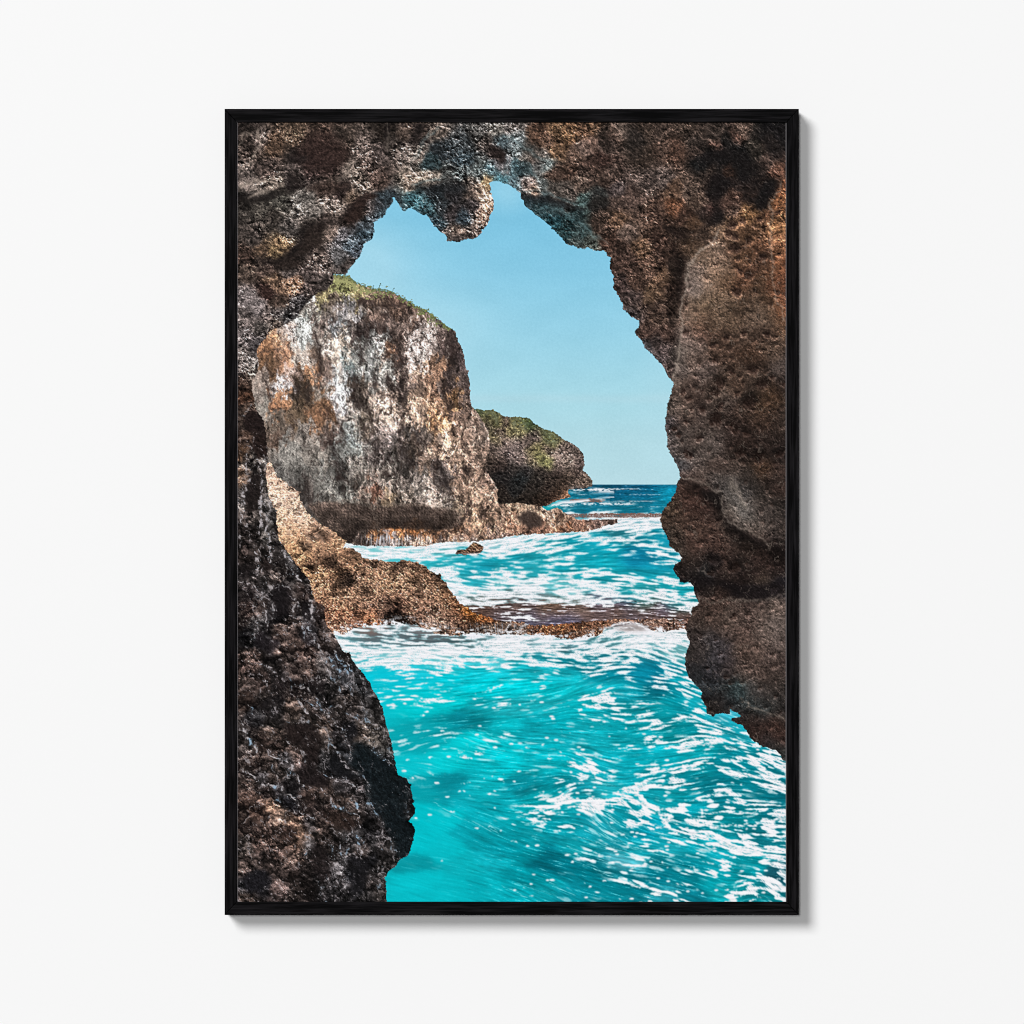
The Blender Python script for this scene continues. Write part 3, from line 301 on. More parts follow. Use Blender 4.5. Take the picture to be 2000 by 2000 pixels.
WATERC = rows('''
E: 1700 1690 20 80 105;1900 1690 18 78 108
F: 200 1690 22 84 112;500 1690 20 82 112;800 1690 20 100 132;100 1780 14 104 130;400 1780 14 98 128;600 1770 12 96 128;820 1760 16 150 178;700 1840 14 118 145;400 1870 16 110 130;800 1880 16 140 165
H: 1300 155 20 165 175;1500 160 22 115 138;1800 160 20 112 136;1600 30 16 110 134;1850 40 14 100 128
I: 300 30 12 86 118;600 30 12 96 128;800 20 14 140 170;200 160 16 110 136;500 160 20 112 136;700 160 22 120 145
G: 1300 560 120 200 205;1600 610 80 195 205;1850 660 30 180 196;1850 740 60 190 200
H: 300 560 110 190 196;100 600 90 185 195;600 640 30 165 182;400 680 34 170 186;900 640 24 160 176;700 720 22 152 172;1300 600 28 158 172;1600 560 20 156 174;1750 540 16 160 180;1800 680 16 165 182;1500 690 20 160 176;1300 740 30 160 174;1000 660 26 155 172;650 860 40 168 184;560 870 44 172 186;1300 890 100 188 196;1450 880 90 186 194;850 870 90 185 192;1100 780 40 165 178;1650 800 26 165 180;1800 830 24 160 176;900 760 40 168 182;1200 960 130 150 156
H: 620 1090 84 62 54;800 1110 92 72 66;1000 1120 96 76 68;1300 1090 104 82 68;1400 1130 108 86 74;1600 1130 112 92 82;1500 1200 92 88 108;1350 1230 88 84 104;1100 1200 92 90 108;1250 1180 100 86 88;1750 1170 104 84 80;1850 1100 110 92 92;900 1160 90 80 86;900 1020 96 84 82;1100 1020 88 78 80;700 1060 92 72 62
I: 200 1060 96 92 112;400 1060 92 88 108;300 1140 108 84 72;500 1140 104 84 78;600 1060 104 76 62;750 1120 94 86 102;900 1150 96 76 70;200 1180 98 84 86;450 1180 86 78 86;950 1180 92 70 64;700 1180 100 80 76
H: 1700 480 18 162 182
I: 200 540 14 158 178;300 640 18 162 178;500 620 12 120 152;420 640 12 126 158;600 680 14 130 160;300 720 18 165 182;600 760 20 158 176;780 720 20 150 172;700 480 20 150 172;600 430 14 128 148;400 420 40 130 145;850 460 20 148 176;850 850 22 160 172;420 960 24 158 168;300 830 34 160 172;950 920 18 156 168;900 1070 24 140 150;500 900 40 160 170;560 1040 40 150 160
G: 1100 1400 90 130 138;1300 1390 88 100 106;1500 1400 92 108 114;1850 1400 90 104 110;1400 1450 90 130 138;1800 1330 120 116 118;1250 1310 130 104 96;1100 1520 110 175 182;1500 1530 160 200 205;1250 1600 70 180 192;1400 1560 100 190 198;1350 1720 18 184 200;1500 1740 20 184 200;1700 1730 30 186 202;1850 1640 60 190 200;1800 1800 20 184 198;1400 1830 16 184 198;1500 1900 14 184 196;1750 1880 10 186 196
H: 100 1420 80 96 102;250 1400 84 98 104;400 1395 88 104 108;600 1430 96 122 126;680 1445 100 132 138;800 1400 120 140 145;1200 1440 110 146 154;1480 1470 88 132 142;1700 1470 74 128 138;1850 1420 70 125 135;100 1560 150 205 208;300 1540 175 212 214;100 1680 30 188 202;60 1620 40 190 204;500 1600 60 185 196;700 1570 70 180 190;900 1580 70 180 190;600 1720 20 184 196;350 1780 14 186 198;1000 1680 24 178 190;1250 1590 30 150 165;1300 1700 26 170 182;1500 1600 18 130 145;1650 1590 22 130 145;1850 1590 18 108 124;1700 1680 16 126 140;1850 1700 14 122 138;1500 1760 20 162 174;1800 1790 12 138 152;700 1850 8 188 198;1000 1850 10 186 196;1300 1880 10 180 190;1500 1850 14 168 178;1750 1900 14 162 172;200 1880 10 186 196
I: 100 1430 90 140 148;250 1420 96 148 154;100 1560 30 130 145;300 1580 24 118 132;600 1540 60 140 150;850 1540 110 175 180;700 1640 12 116 138;600 1620 14 120 142;480 1700 14 130 152;550 1760 14 136 158;700 1760 12 118 140;850 1680 16 124 140;200 1740 14 150 170;100 1850 18 165 178;250 1880 20 160 172;450 1860 14 150 165;350 1900 14 140 155;700 1860 10 112 130;600 1900 12 124 140;900 1880 14 140 156;900 1760 20 150 165
K: 100 100 6 184 192;350 60 8 184 192;500 230 8 134 146;650 230 8 132 142;300 260 8 150 160;200 330 10 158 168;100 450 8 160 170;700 130 14 160 170;900 120 24 164 174;1100 80 20 166 176;1300 90 20 160 170;1200 250 10 162 174;1500 130 10 165 176;1450 220 8 162 174;900 260 10 170 180;1200 340 12 160 172;600 420 8 184 192;900 560 8 182 192;900 650 8 178 188;300 600 8 184 192;100 650 10 180 190;1200 650 10 165 176;1300 560 8 172 184;1700 300 14 162 174;1600 420 15 160 172;1850 480 14 156 168;350 850 8 140 152;150 850 8 155 166;200 930 8 155 165;300 930 8 150 162;500 950 10 162 174;700 900 10 166 176;900 960 10 160 172;300 1150 6 180 190;150 1100 4 176 186;1100 830 8 140 152;1080 910 8 122 134;1300 850 8 140 152;1300 950 8 148 158;1150 960 8 160 170;1000 1150 8 155 166;800 1100 8 160 172;700 1300 8 148 160;600 1250 8 158 170;1050 1350 8 142 154;900 1330 8 150 162;300 1450 8 176 186;100 1400 6 180 190;1300 1540 5 116 130;1280 1600 5 108 122;1500 1600 5 118 132;1650 1640 5 120 134;1100 1480 5 136 148;900 1450 6 145 158;800 1550 12 160 172;500 1600 10 166 176;60 1580 8 150 160;400 1800 8 172 182;100 1750 8 180 190;300 1900 8 176 186;1200 1740 5 138 150;1050 1700 6 144 156;1700 1770 8 126 140;1500 1880 10 140 155;1300 1830 10 146 158;1500 1250 10 142 155;1300 1200 8 145 158;1850 1250 30 150 165;1600 1450 12 146 158;1750 1380 14 146 160;1000 1850 8 158 170;700 1800 8 164 175;1600 980 12 150 162;1650 920 16 140 154;1850 880 30 160 172
L: 500 560 10 162 176;300 560 12 168 182;850 350 8 128 138;600 400 10 150 162;900 50 8 136 150;1050 30 20 160 175;700 100 10 140 152;400 350 10 150 162;400 120 12 140 152;950 280 8 136 148;1150 160 10 150 165;1300 190 60 170 190;1320 240 20 150 165;1000 780 8 126 140;1000 700 10 140 152;800 560 10 160 174;1100 560 10 148 160;1300 640 8 128 142;1300 880 8 116 130;1500 800 8 122 136;1650 950 8 116 130;1400 960 8 122 136;1000 1020 10 150 165;850 930 10 138 150;650 960 14 150 164;700 1000 14 155 168;300 700 15 162 176;500 760 12 150 164;300 850 20 170 184;500 650 10 155 168;1500 1140 8 124 136;1400 1150 8 128 140;1850 950 8 104 118;1800 1170 8 110 124;300 1200 12 140 154;150 1130 14 150 165;600 1270 10 148 168;450 1250 10 140 155;100 1250 20 150 165;850 1450 25 160 175;750 1360 14 150 165;1000 1450 10 146 160;1100 1500 10 144 158;900 1560 10 130 145;1000 1200 8 128 142;1550 1640 10 138 150;1300 1560 12 148 162;1500 1560 10 138 150;200 1650 5 112 126;80 1560 5 110 124;400 1680 6 115 130;700 1600 8 118 132;700 1680 8 122 138;1000 1640 8 128 142;1250 1780 8 146 158;1000 1720 8 124 138;1350 1850 14 150 160;100 1850 8 128 142;300 1760 8 122 136;600 1820 8 118 132;450 1600 70 168 182;300 1570 60 160 175;1250 1440 15 160 175;500 1480 16 146 160;250 1400 18 140 155;750 1880 30 140 155;1000 1880 10 120 135;1850 1700 20 90 104;1600 1900 10 120 130;1650 1300 12 115 128
''', 5)
FOAM = rows('''
E: 1700 1700 .5;1850 1700 .6;1600 1720 .98;1800 1720 .9;1550 1760 .1;1800 1780 .05;1500 1830 .95;1700 1850 .95;1850 1830 .8;1700 1790 .05
F: 100 1700 .9;300 1720 .85;500 1720 .55;700 1720 .4;200 1690 .3;300 1680 .05;600 1680 .05;820 1700 .15;600 1690 .1;100 1770 .06;400 1760 .12;600 1790 .06;760 1800 .25;250 1810 .8;180 1830 .8;400 1840 .7;600 1850 .5;750 1850 .5;100 1860 .95;300 1870 .8;500 1870 .55;100 1900 .1;400 1910 .12;650 1900 .15
H: 1500 120 .95;1700 125 .9;1850 80 .8;1350 160 .05;1600 160 .1;1850 160 .12;1500 250 .9;1750 250 .95
I: 200 60 .85;300 100 .75;500 110 .55;700 110 .4;100 120 .95;200 160 .08;500 160 .12;700 160 .15;150 200 .5;400 195 .6;650 195 .6;200 255 .97;400 260 .97;600 260 .98;680 290 .98;500 300 .9
G: 1150 540 .95;1400 560 .75;1700 560 .8;1300 600 .8;1600 640 .6;1800 600 .55;1880 650 .3;1850 720 .7;1900 760 .85;1850 540 .9
H: 100 560 .85;300 550 .8;60 600 .6;300 610 .55;800 540 .97;750 500 .95;950 490 .95;1100 430 .85;800 600 .75;1000 560 .7;1150 520 .6;1300 480 .75;1300 430 .8;1500 420 .8;1700 400 .75;1850 350 .9;1850 430 .6;1550 480 .5;600 640 .15;420 640 .2;700 640 .12;900 640 .2;1050 620 .15;1300 620 .35;1400 590 .4;1550 560 .25;1750 540 .1;1850 520 .2;1800 700 .04;1650 680 .1;1450 650 .4;1300 700 .4;400 720 .65;300 700 .5;550 720 .3;700 720 .15;600 690 .2;850 760 .5;950 720 .55;950 780 .6;1100 780 .4;1000 680 .2;1150 700 .12;1400 740 .2;1600 770 .5;1800 780 .6;1650 810 .25;1850 830 .2;650 860 .08;560 860 .15;500 900 .9;400 850 .9;350 800 .8;600 810 .6;800 830 .7;850 870 .45;750 890 .8;900 900 .8;1100 840 .9;1200 850 .85;1300 890 .3;1450 880 .35;1500 830 .9;1700 850 .9;1850 880 .8;1150 920 .9;700 950 .96;500 960 .95;1100 970 .9;1500 940 .9;1500 1000 .85;1800 960 .85;900 1000 .55;1100 1020 .45;1200 1020 .5;1600 1040 .7;1850 1020 .7;650 1030 .85;700 1060 .6;900 1060 .65;560 1070 .6;700 1110 .4;850 1120 .45;950 1110 .35;1100 1140 .4;1200 1090 .35;1350 1090 .12;1450 1090 .4;1500 1060 .6;1400 1130 .08;1500 1130 .3;1600 1130 .1;1750 1160 .12;1850 1120 .12;1850 1080 .5;1000 1190 .55;900 1190 .5;1100 1210 .45;1300 1200 .25;1450 1230 .12;1500 1170 .2;1600 1210 .08;800 1180 .3
I: 700 260 .97;500 330 .85;650 350 .7;350 330 .9;200 350 .85;400 400 .6;600 410 .4;600 440 .2;250 420 .6;400 470 .75;550 480 .7;200 470 .5;700 470 .2;750 430 .2;850 460 .15;300 520 .3;150 520 .1;130 560 .3;450 520 .2;650 530 .4;800 530 .6;700 580 .6;850 590 .75;900 620 .6;760 650 .6;800 680 .4;500 600 .2;350 610 .2;250 640 .1;450 660 .05;300 700 .04;600 720 .04;700 740 .06;600 780 .08;850 770 .1;800 830 .5;880 830 .5;700 860 .5;900 880 .8;980 870 .9;100 780 .6;300 770 .5;250 800 .5;350 830 .55;450 840 .4;500 880 .5;60 880 .9;200 880 .9;300 930 .85;450 950 .3;400 960 .25;420 890 .7;600 920 .5;560 960 .7;680 930 .6;850 910 .15;950 930 .1;900 960 .3;1000 960 .3;700 990 .95;850 1010 .9;1000 1020 .8;900 1070 .4;950 1050 .6;1050 1060 .6;800 1060 .8;950 1110 .9;100 980 .7;250 990 .6;150 1020 .6;300 1020 .8;600 1000 .9;650 1030 .5;450 1040 .4;200 1070 .55;350 1065 .5;500 1075 .5;600 1060 .25;750 1090 .25;850 1110 .3;300 1130 .12;480 1120 .3;500 1150 .08;700 1160 .1;200 1190 .12;400 1190 .1;900 1150 .25;800 1190 .4;700 1210 .5
G: 1000 1340 .85;1080 1280 .75;1060 1220 .5;950 1360 .75;1200 1310 .45;1350 1270 .6;1500 1240 .6;1400 1330 .7;1600 1310 .6;1800 1320 .6;1800 1280 .7;1200 1360 .3;1300 1390 .18;1150 1410 .6;1000 1390 .7;1500 1400 .25;1400 1440 .4;1250 1450 .7;1700 1400 .2;1850 1410 .15;1600 1430 .5;1100 1480 .88;1000 1460 .9;1300 1500 .85;1500 1500 .85;1700 1470 .95;1850 1460 .97;1200 1540 .75;1100 1560 .6;1250 1580 .55;1400 1570 .7;1600 1580 .9;1800 1550 .75;1200 1640 .7;1300 1660 .5;1500 1640 .9;1600 1670 .9;1700 1620 .8;1850 1610 .6;1400 1720 .05;1300 1720 .1;1550 1720 .3;1650 1720 .4;1700 1690 .3;1850 1720 .3;1250 1740 .06;1500 1780 .15;1400 1800 .2;1650 1790 .35;1850 1770 .25;1700 1840 .1;1850 1830 .35;1350 1850 .3;1450 1880 .25;1600 1880 .25;1600 1850 .3;1800 1900 .1
H: 100 1390 .25;250 1400 .12;400 1395 .15;100 1360 .5;300 1360 .7;450 1370 .6;600 1370 .85;550 1400 .4;700 1400 .5;640 1440 .3;750 1440 .8;900 1380 .95;1000 1390 .97;800 1380 .9;1200 1380 .95;1150 1420 .8;1200 1445 .4;1300 1430 .9;1480 1470 .3;1400 1450 .8;1600 1430 .9;1700 1470 .4;1850 1440 .5;1850 1390 .8;1750 1400 .8;500 1440 .6;250 1480 .95;100 1470 .9;600 1490 .96;900 1480 .97;400 1520 .95;150 1540 .85;300 1560 .85;750 1540 .8;900 1560 .7;1000 1520 .95;1300 1510 .9;1200 1560 .5;1500 1530 .85;1700 1510 .95;1850 1510 .9;550 1560 .75;650 1590 .5;850 1590 .35;400 1600 .6;200 1610 .7;60 1640 .3;150 1650 .3;300 1680 .55;250 1720 .5;100 1720 .45;500 1640 .5;600 1720 .04;450 1720 .1;750 1650 .35;900 1630 .4;1050 1600 .6;1100 1650 .4;1000 1670 .15;1250 1600 .4;1300 1650 .55;1200 1690 .35;1400 1680 .3;1400 1600 .5;1550 1610 .2;1600 1660 .45;1700 1680 .5;1750 1620 .6;1850 1660 .4;1800 1720 .6;1850 1570 .3;1850 1620 .3;1600 1720 .15;1500 1750 .05;1750 1770 .1;1850 1800 .15;150 1800 .2;350 1800 .08;550 1800 .04;750 1790 .08;850 1760 .12;250 1850 .35;100 1890 .3;350 1890 .2;480 1800 .2;1000 1770 .15;1100 1740 .1;1150 1800 .1;950 1870 .04;1250 1830 .4;1350 1810 .2;1450 1850 .06;1600 1860 .08;1850 1860 .25;1800 1900 .5;1050 1900 .1
I: 600 1360 .97;400 1370 .9;800 1360 .95;900 1400 .85;950 1460 .6;350 1400 .4;150 1430 .35;250 1410 .4;60 1460 .7;400 1450 .97;650 1440 .9;800 1450 .95;100 1500 .9;250 1520 .75;450 1510 .8;700 1500 .7;900 1500 .7;150 1570 .5;300 1570 .4;400 1590 .5;550 1550 .5;650 1560 .3;800 1560 .5;850 1540 .3;920 1560 .3;60 1640 .3;60 1720 .5;200 1650 .6;350 1630 .7;450 1630 .6;300 1690 .65;150 1700 .6;400 1700 .3;550 1640 .03;700 1630 .3;600 1690 .05;800 1600 .55;850 1640 .45;900 1700 .45;780 1680 .3;850 1750 .55;750 1790 .65;700 1830 .55;600 1780 .08;500 1730 .1;400 1770 .12;250 1760 .06;100 1770 .05;850 1830 .35;950 1800 .45;1000 1860 .6;900 1890 .5;250 1850 .3;150 1880 .25;350 1800 .12;350 1850 .05;450 1800 .25;450 1900 .12;600 1860 .15;680 1900 .3;100 1820 .06
K: 180 30 .85;100 50 .5;320 40 .5;500 30 .06;250 90 .2;300 130 .08;100 130 .04;100 230 .15;250 230 .15;400 130 .06;500 230 .03;700 60 .25;750 100 .2;900 80 .3;1050 60 .25;1200 60 .25;1000 130 .12;1300 100 .2;1150 140 .15;1500 60 .15;1480 110 .2;1500 180 .03;1700 30 .7;1800 60 .7;1720 110 .5;1800 160 .5;1900 130 .5;1620 130 .7;1650 210 .3;1800 250 .4;1600 270 .15;1300 260 .04;1390 290 .25;1200 300 .02;1100 220 .06;900 230 .04;700 320 .06;450 330 .3;300 380 .3;150 390 .3;550 350 .12;650 360 .2;750 390 .3;850 380 .35;850 450 .25;950 430 .2;200 440 .25;60 530 .2;250 510 .25;470 520 .2;520 570 .2;660 540 .2;350 570 .05;80 620 .15;150 680 .2;1000 450 .2;1100 500 .15;950 530 .12;1250 440 .12;1300 520 .15;1300 590 .12;1550 380 .2;1700 400 .2;1650 480 .12;1850 500 .06;1520 560 .45;1600 640 .8;1700 690 .75;1780 770 .5;1700 570 .3;1850 580 .4;1850 650 .4;1500 640 .3;1560 750 .35;1650 760 .5;1800 720 .4;1500 720 .1;1480 830 .6;1600 850 .35;1750 850 .45;1850 880 .5;1700 900 .4;430 650 .04;600 700 .01;1000 600 .01;1000 690 .05;1210 690 .2;870 780 .12;1050 800 .08;1150 790 .15;1000 850 .12;1050 920 .06;1250 920 .35;1200 950 .25;1250 830 .04;1350 920 .1;300 850 .1;180 890 .1;750 950 .15;650 940 .1;450 850 .08;900 1000 .05;1000 1090 .25;1050 1130 .35;850 1050 .06;1150 1060 .3;1500 950 .95;1480 1000 .95;1400 1030 .85;1250 1060 .7;1250 1100 .75;1180 1070 .4;1380 1090 .4;1550 1020 .9;1620 1020 .7;1650 940 .12;1700 990 .8;1720 1060 .9;1850 1010 .95;1850 1060 .5;1290 1160 .45;1340 1220 .4;1500 1240 .35;1600 1110 .06;1500 1140 .08;1750 1120 .12;1850 1180 .3;1850 1100 .4;1800 1250 .2;1700 1300 .12;1900 1320 .25;1650 1340 .12;1650 1450 .25;1750 1400 .2;1800 1480 .3;1850 1500 .4;1700 1510 .4;1900 1570 .5;1450 1380 .06;1200 1350 .06;1000 1370 .06;900 1360 .03;730 1300 .02;500 1270 .01;780 1250 .12;300 1040 .1;450 1120 .12;600 1180 .08;200 1550 .08;60 1560 .06;400 1300 .0;300 1450 0;150 1400 0;600 1500 .02;800 1550 .03;400 1800 0;100 1750 0;1000 1650 .02;1300 1560 .01;1400 1750 .1;1500 1800 .2;1300 1830 .06;1200 1730 .06;1700 1650 .06;1600 1600 .1;1900 1670 .15;1780 1860 .15;1800 1780 .05;1000 1850 .04;1550 1900 .15;900 1800 .06
L: 150 80 .65;60 80 .5;350 100 .35;200 180 .4;300 200 .5;450 130 .3;500 190 .45;600 170 .4;500 90 .3;600 110 .35;620 40 .5;750 60 .15;750 150 .3;850 160 .35;960 90 .3;1050 140 .65;950 150 .5;100 250 .5;60 220 .4;250 280 .3;400 310 .35;620 250 .55;750 250 .5;620 340 .6;550 330 .4;500 290 .3;800 360 .12;900 250 .45;980 220 .7;850 290 .3;900 40 .02;700 20 .1;1030 60 .3;950 300 .06;1000 330 .1;1080 250 .75;1180 290 .6;1100 330 .7;1250 340 .8;1200 230 .5;1130 190 .5;1250 200 .2;1320 190 .12;1380 240 .5;1450 320 .6;1350 300 .5;1300 390 .5;1450 380 .5;1550 420 .7;1600 450 .75;1500 470 .6;1650 520 .6;1750 530 .7;1800 570 .7;1200 410 .6;1100 440 .7;1250 450 .8;1400 440 .6;780 440 .5;650 450 .5;500 470 .2;400 490 .6;300 490 .3;500 510 .4;900 480 .8;980 490 .8;850 470 .6;1100 480 .5;1250 500 .25;1350 520 .25;300 410 .04;200 350 .03;100 330 .05;470 380 .06;500 560 .01;800 560 .01;200 450 .03;1000 560 .03;1150 560 .15;1300 580 .75;1200 600 .6;1400 600 .8;1500 620 .8;1600 640 .75;1700 650 .7;1600 590 .7;1550 550 .6;1450 540 .4;1850 650 .8;1800 680 .85;1500 680 .4;1400 700 .6;1350 680 .4;1450 740 .75;1550 760 .7;1650 740 .4;1750 770 .7;1830 740 .9;1600 700 .25;1700 800 .7;1750 850 .85;1850 870 .9;1870 800 .6;1640 860 .3;1550 890 .3;1500 830 .1;1750 910 .15;1850 960 .05;950 660 .7;850 690 .7;1050 640 .6;1150 610 .5;920 700 .5;700 720 .3;600 690 .45;550 740 .4;480 690 .3;420 700 .15;480 750 .4;850 760 .65;800 790 .6;880 720 .6;1050 690 .3;1040 740 .3;1180 660 .5;1250 690 .5;1120 770 .12;1200 760 .15;1000 780 .06;1350 790 .2;1050 850 .3;950 860 .4;850 840 .85;900 840 .8;1150 830 .25;1320 830 .4;600 870 .85;500 880 .85;700 850 .85;600 910 .3;750 890 .25;700 920 .25;800 930 .2;1000 930 .06;900 960 .1;1000 980 .3;1100 960 .4;1200 930 .5;1300 900 .5;1150 1000 .45;1250 970 .5;1300 1030 .5;1000 870 .3;1400 970 .5;1500 1000 .6;1600 1020 .5;1700 1030 .5;1600 960 .05;1700 970 .05;380 910 .95;320 920 .7;430 940 .8;300 800 .1;300 880 .2;150 600 .25;80 560 .2;250 600 .2;350 640 .12;30 680 .8;80 710 .7;130 690 .5;250 650 .3;200 740 .4;300 740 .25;100 760 .4;250 790 .4;150 830 .35;60 850 .35;200 880 .3;60 920 .3;200 950 .25;350 970 .5;500 980 .85;550 1020 .8;460 960 .7;650 960 .06;650 1040 .5;800 1050 .25;750 1070 .7;900 1060 .85;950 1040 .6;600 1100 .9;700 1130 .75;540 1090 .8;540 1160 .6;780 1130 .4;1000 1090 .5;1100 1080 .5;1050 1130 .6;1200 1140 .6;1040 1190 .6;950 1140 .4;900 1190 .25;800 1190 .3;1000 1230 .2;1250 1090 .5;1400 1080 .6;1550 1090 .6;1650 1070 .7;1750 1060 .7;1750 1130 .7;1850 1100 .7;1700 1150 .6;1400 1140 .06;1550 1140 .08;1650 1110 .12;1580 1190 .3;1420 1190 .3;1250 1210 .3;1350 1210 .5;1500 1210 .6;1650 1210 .75;1780 1200 .85;1850 1160 .4;1880 1240 .85;1700 1260 .85;1300 1240 .5;1450 1250 .65;1550 1280 .6;1600 1320 .3;1700 1310 .5;1800 1300 .85;1100 1240 .6;1200 1260 .6;1050 1270 .85;1150 1290 .9;1250 1340 .8;1350 1290 .2;1300 1390 .9;1200 1360 .7;1150 1410 .5;1400 1420 .9;1500 1460 .95;1600 1490 .95;1700 1510 .95;1550 1400 .7;1650 1390 .75;1750 1380 .75;1850 1380 .7;1800 1460 .8;1850 1530 .85;1750 1570 .9;1800 1620 .9;1720 1610 .85;1650 1560 .5;1550 1530 .6;150 1020 .95;60 1070 .8;300 1000 .85;250 1050 .5;350 1030 .6;250 1110 .5;30 1030 .9;450 1040 .3;300 1150 .1;450 1180 .6;520 1200 .5;400 1150 .4;330 1090 .3;600 1220 .5;700 1230 .5;650 1210 .5;800 1260 .6;900 1270 .65;750 1300 .35;700 1320 .25;850 1340 .4;900 1390 .4;820 1380 .35;600 1370 .3;1000 1330 .6;1060 1370 .5;950 1310 .4;250 1240 .12;280 1330 .35;180 1250 .2;250 1280 .3;400 1290 .1;450 1380 .4;550 1400 .45;300 1400 .12;700 1440 .45;620 1430 .4;820 1500 .3;900 1530 .2;1000 1560 .12;850 1430 .15;1000 1430 .1;1150 1470 .15;1250 1440 .12;1200 1570 .5;1300 1610 .5;1350 1520 .5;1250 1520 .2;1400 1580 .3;1450 1560 .2;1550 1630 .05;1600 1600 .12;1500 1650 .12;1450 1650 .5;1100 1570 .25;1200 1690 .5;1300 1670 .4;900 1690 .35;1050 1650 .3;800 1650 .1;300 1490 .4;200 1480 .4;60 1520 .4;200 1540 .2;150 1540 .3;300 1600 .35;450 1590 .4;500 1620 .5;480 1650 .45;650 1690 .3;700 1660 .2;350 1570 .15;370 1750 .4;450 1770 .45;540 1810 .45;250 1670 .25;100 1700 .03;480 1720 .15;600 1700 .06;800 1720 .08;950 1780 .4;900 1790 .5;900 1830 .4;1000 1830 .25;800 1820 .3;700 1880 .6;820 1880 .4;1080 1820 .3;1280 1780 .15;1150 1750 .03;1250 1850 .05;1400 1800 .15;1500 1770 .6;1450 1740 .2;1550 1710 .7;1650 1690 .6;1500 1850 .85;1400 1890 .7;1650 1830 .85;1600 1770 .8;1750 1760 .75;1850 1730 .5;1750 1830 .8;1850 1850 .85;1880 1800 .75;1700 1890 .3;1800 1900 .6;1550 1900 .25;1750 1680 .7;1880 1660 .8;1200 1900 .03;300 1850 .03;130 1860 .15;500 1880 .06
''', 3)
FLOW = rows('''
E: 1800 1700 0
H: 300 560 -.08;1000 520 -.2;1500 420 -.16;800 700 .04;1700 650 -.05;600 900 .1;1300 880 0;1000 1000 0;1600 1100 0;1000 1200 .05;300 1400 .03;1000 1420 -.05;1700 1450 -.15;300 1600 .15;1000 1600 .05;1500 1620 .15;800 1850 -.15;1700 1880 -.35
I: 300 350 -.1;300 560 -.15;600 650 .1;300 780 .05;600 860 .12;900 900 .05;700 1000 .12;400 1100 .02;800 1120 .1;200 1430 -.15;700 1450 .02;300 1600 .05;700 1600 .4;850 1650 .4;250 1700 -.2;800 1800 .1;200 1850 -.4;450 1850 .25;950 1850 .4;650 1900 .1
G: 1300 560 .03;1700 620 .03;1400 1390 .03;1100 1450 .1;1500 1520 .02;1300 1640 -.1;1600 1800 -.05;1500 1880 -.1
K: 100 150 .02;500 230 -.1;200 350 -.22;100 520 -.3;700 230 -.25;900 80 -.1;1400 120 -.22;600 380 .35;800 440 .25;1100 480 .08;1200 300 .02;1600 250 .12;1800 150 .15;1700 400 .12;900 620 .08;300 620 .2;150 700 .4;1300 600 .05;1650 660 .4;1800 600 .25;1100 780 -.03;1100 880 -.25;300 880 -.2;700 950 .1;300 1060 .45;600 1180 .4;400 1300 .4;800 1250 .5;1300 1040 -.15;1500 950 -.6;1600 1020 .1;1800 1010 -.05;1100 1130 .1;1500 1230 .1;1800 1150 .8;1800 1280 .5;1300 1400 .3;1600 1450 .33;1850 1540 .35;900 1400 .3;600 1500 .3;300 1550 .2;1000 1600 .25;1400 1560 .2;1700 1650 .3;200 1700 .2;700 1750 .25;1200 1720 .3;1000 1820 .4;1500 1800 .45;1800 1800 .3;100 1850 .3
L: 200 100 .1;300 220 .15;600 130 -.3;600 300 -.15;900 230 -.3;900 50 .5;1050 150 .3;1200 240 .4;1400 340 .35;300 420 .05;500 560 .02;400 490 -.1;700 440 -.12;950 490 -.08;1150 450 -.2;1300 440 .1;1500 480 .3;1000 650 -.25;700 710 -.18;500 760 -.12;1300 580 -.05;1500 640 .3;1700 640 .4;1600 750 .2;1800 820 .3;850 850 0;600 870 -.15;400 910 -.1;700 920 .2;100 700 .4;200 800 .2;150 850 .1;1000 940 -.2;1250 930 -.25;1500 1000 .1;1250 1000 -.1;150 1010 0;300 1000 -.05;500 1000 .6;700 1060 .4;900 1060 -.02;600 1120 .5;1200 1100 -.02;1600 1080 -.08;1800 1120 -.1;1000 1130 .3;1300 1200 .05;1750 1210 .1;200 1200 1.0;450 1190 .35;700 1230 .25;900 1280 .2;1150 1290 .3;1350 1390 .3;1600 1480 .2;1800 1540 .1;300 1380 .5;600 1390 .2;700 1450 .25;1000 1560 .2;1300 1610 .35;1500 1640 .2;200 1480 .1;400 1600 .2;100 1640 .35;500 1640 .15;800 1650 .15;1200 1690 .35;450 1780 .35;900 1800 .3;1000 1720 .25;1500 1800 -.4;1700 1700 .25;1750 1800 .4;1800 1880 .4;1300 1850 .3;700 1880 .2;200 1850 .2
''', 3)

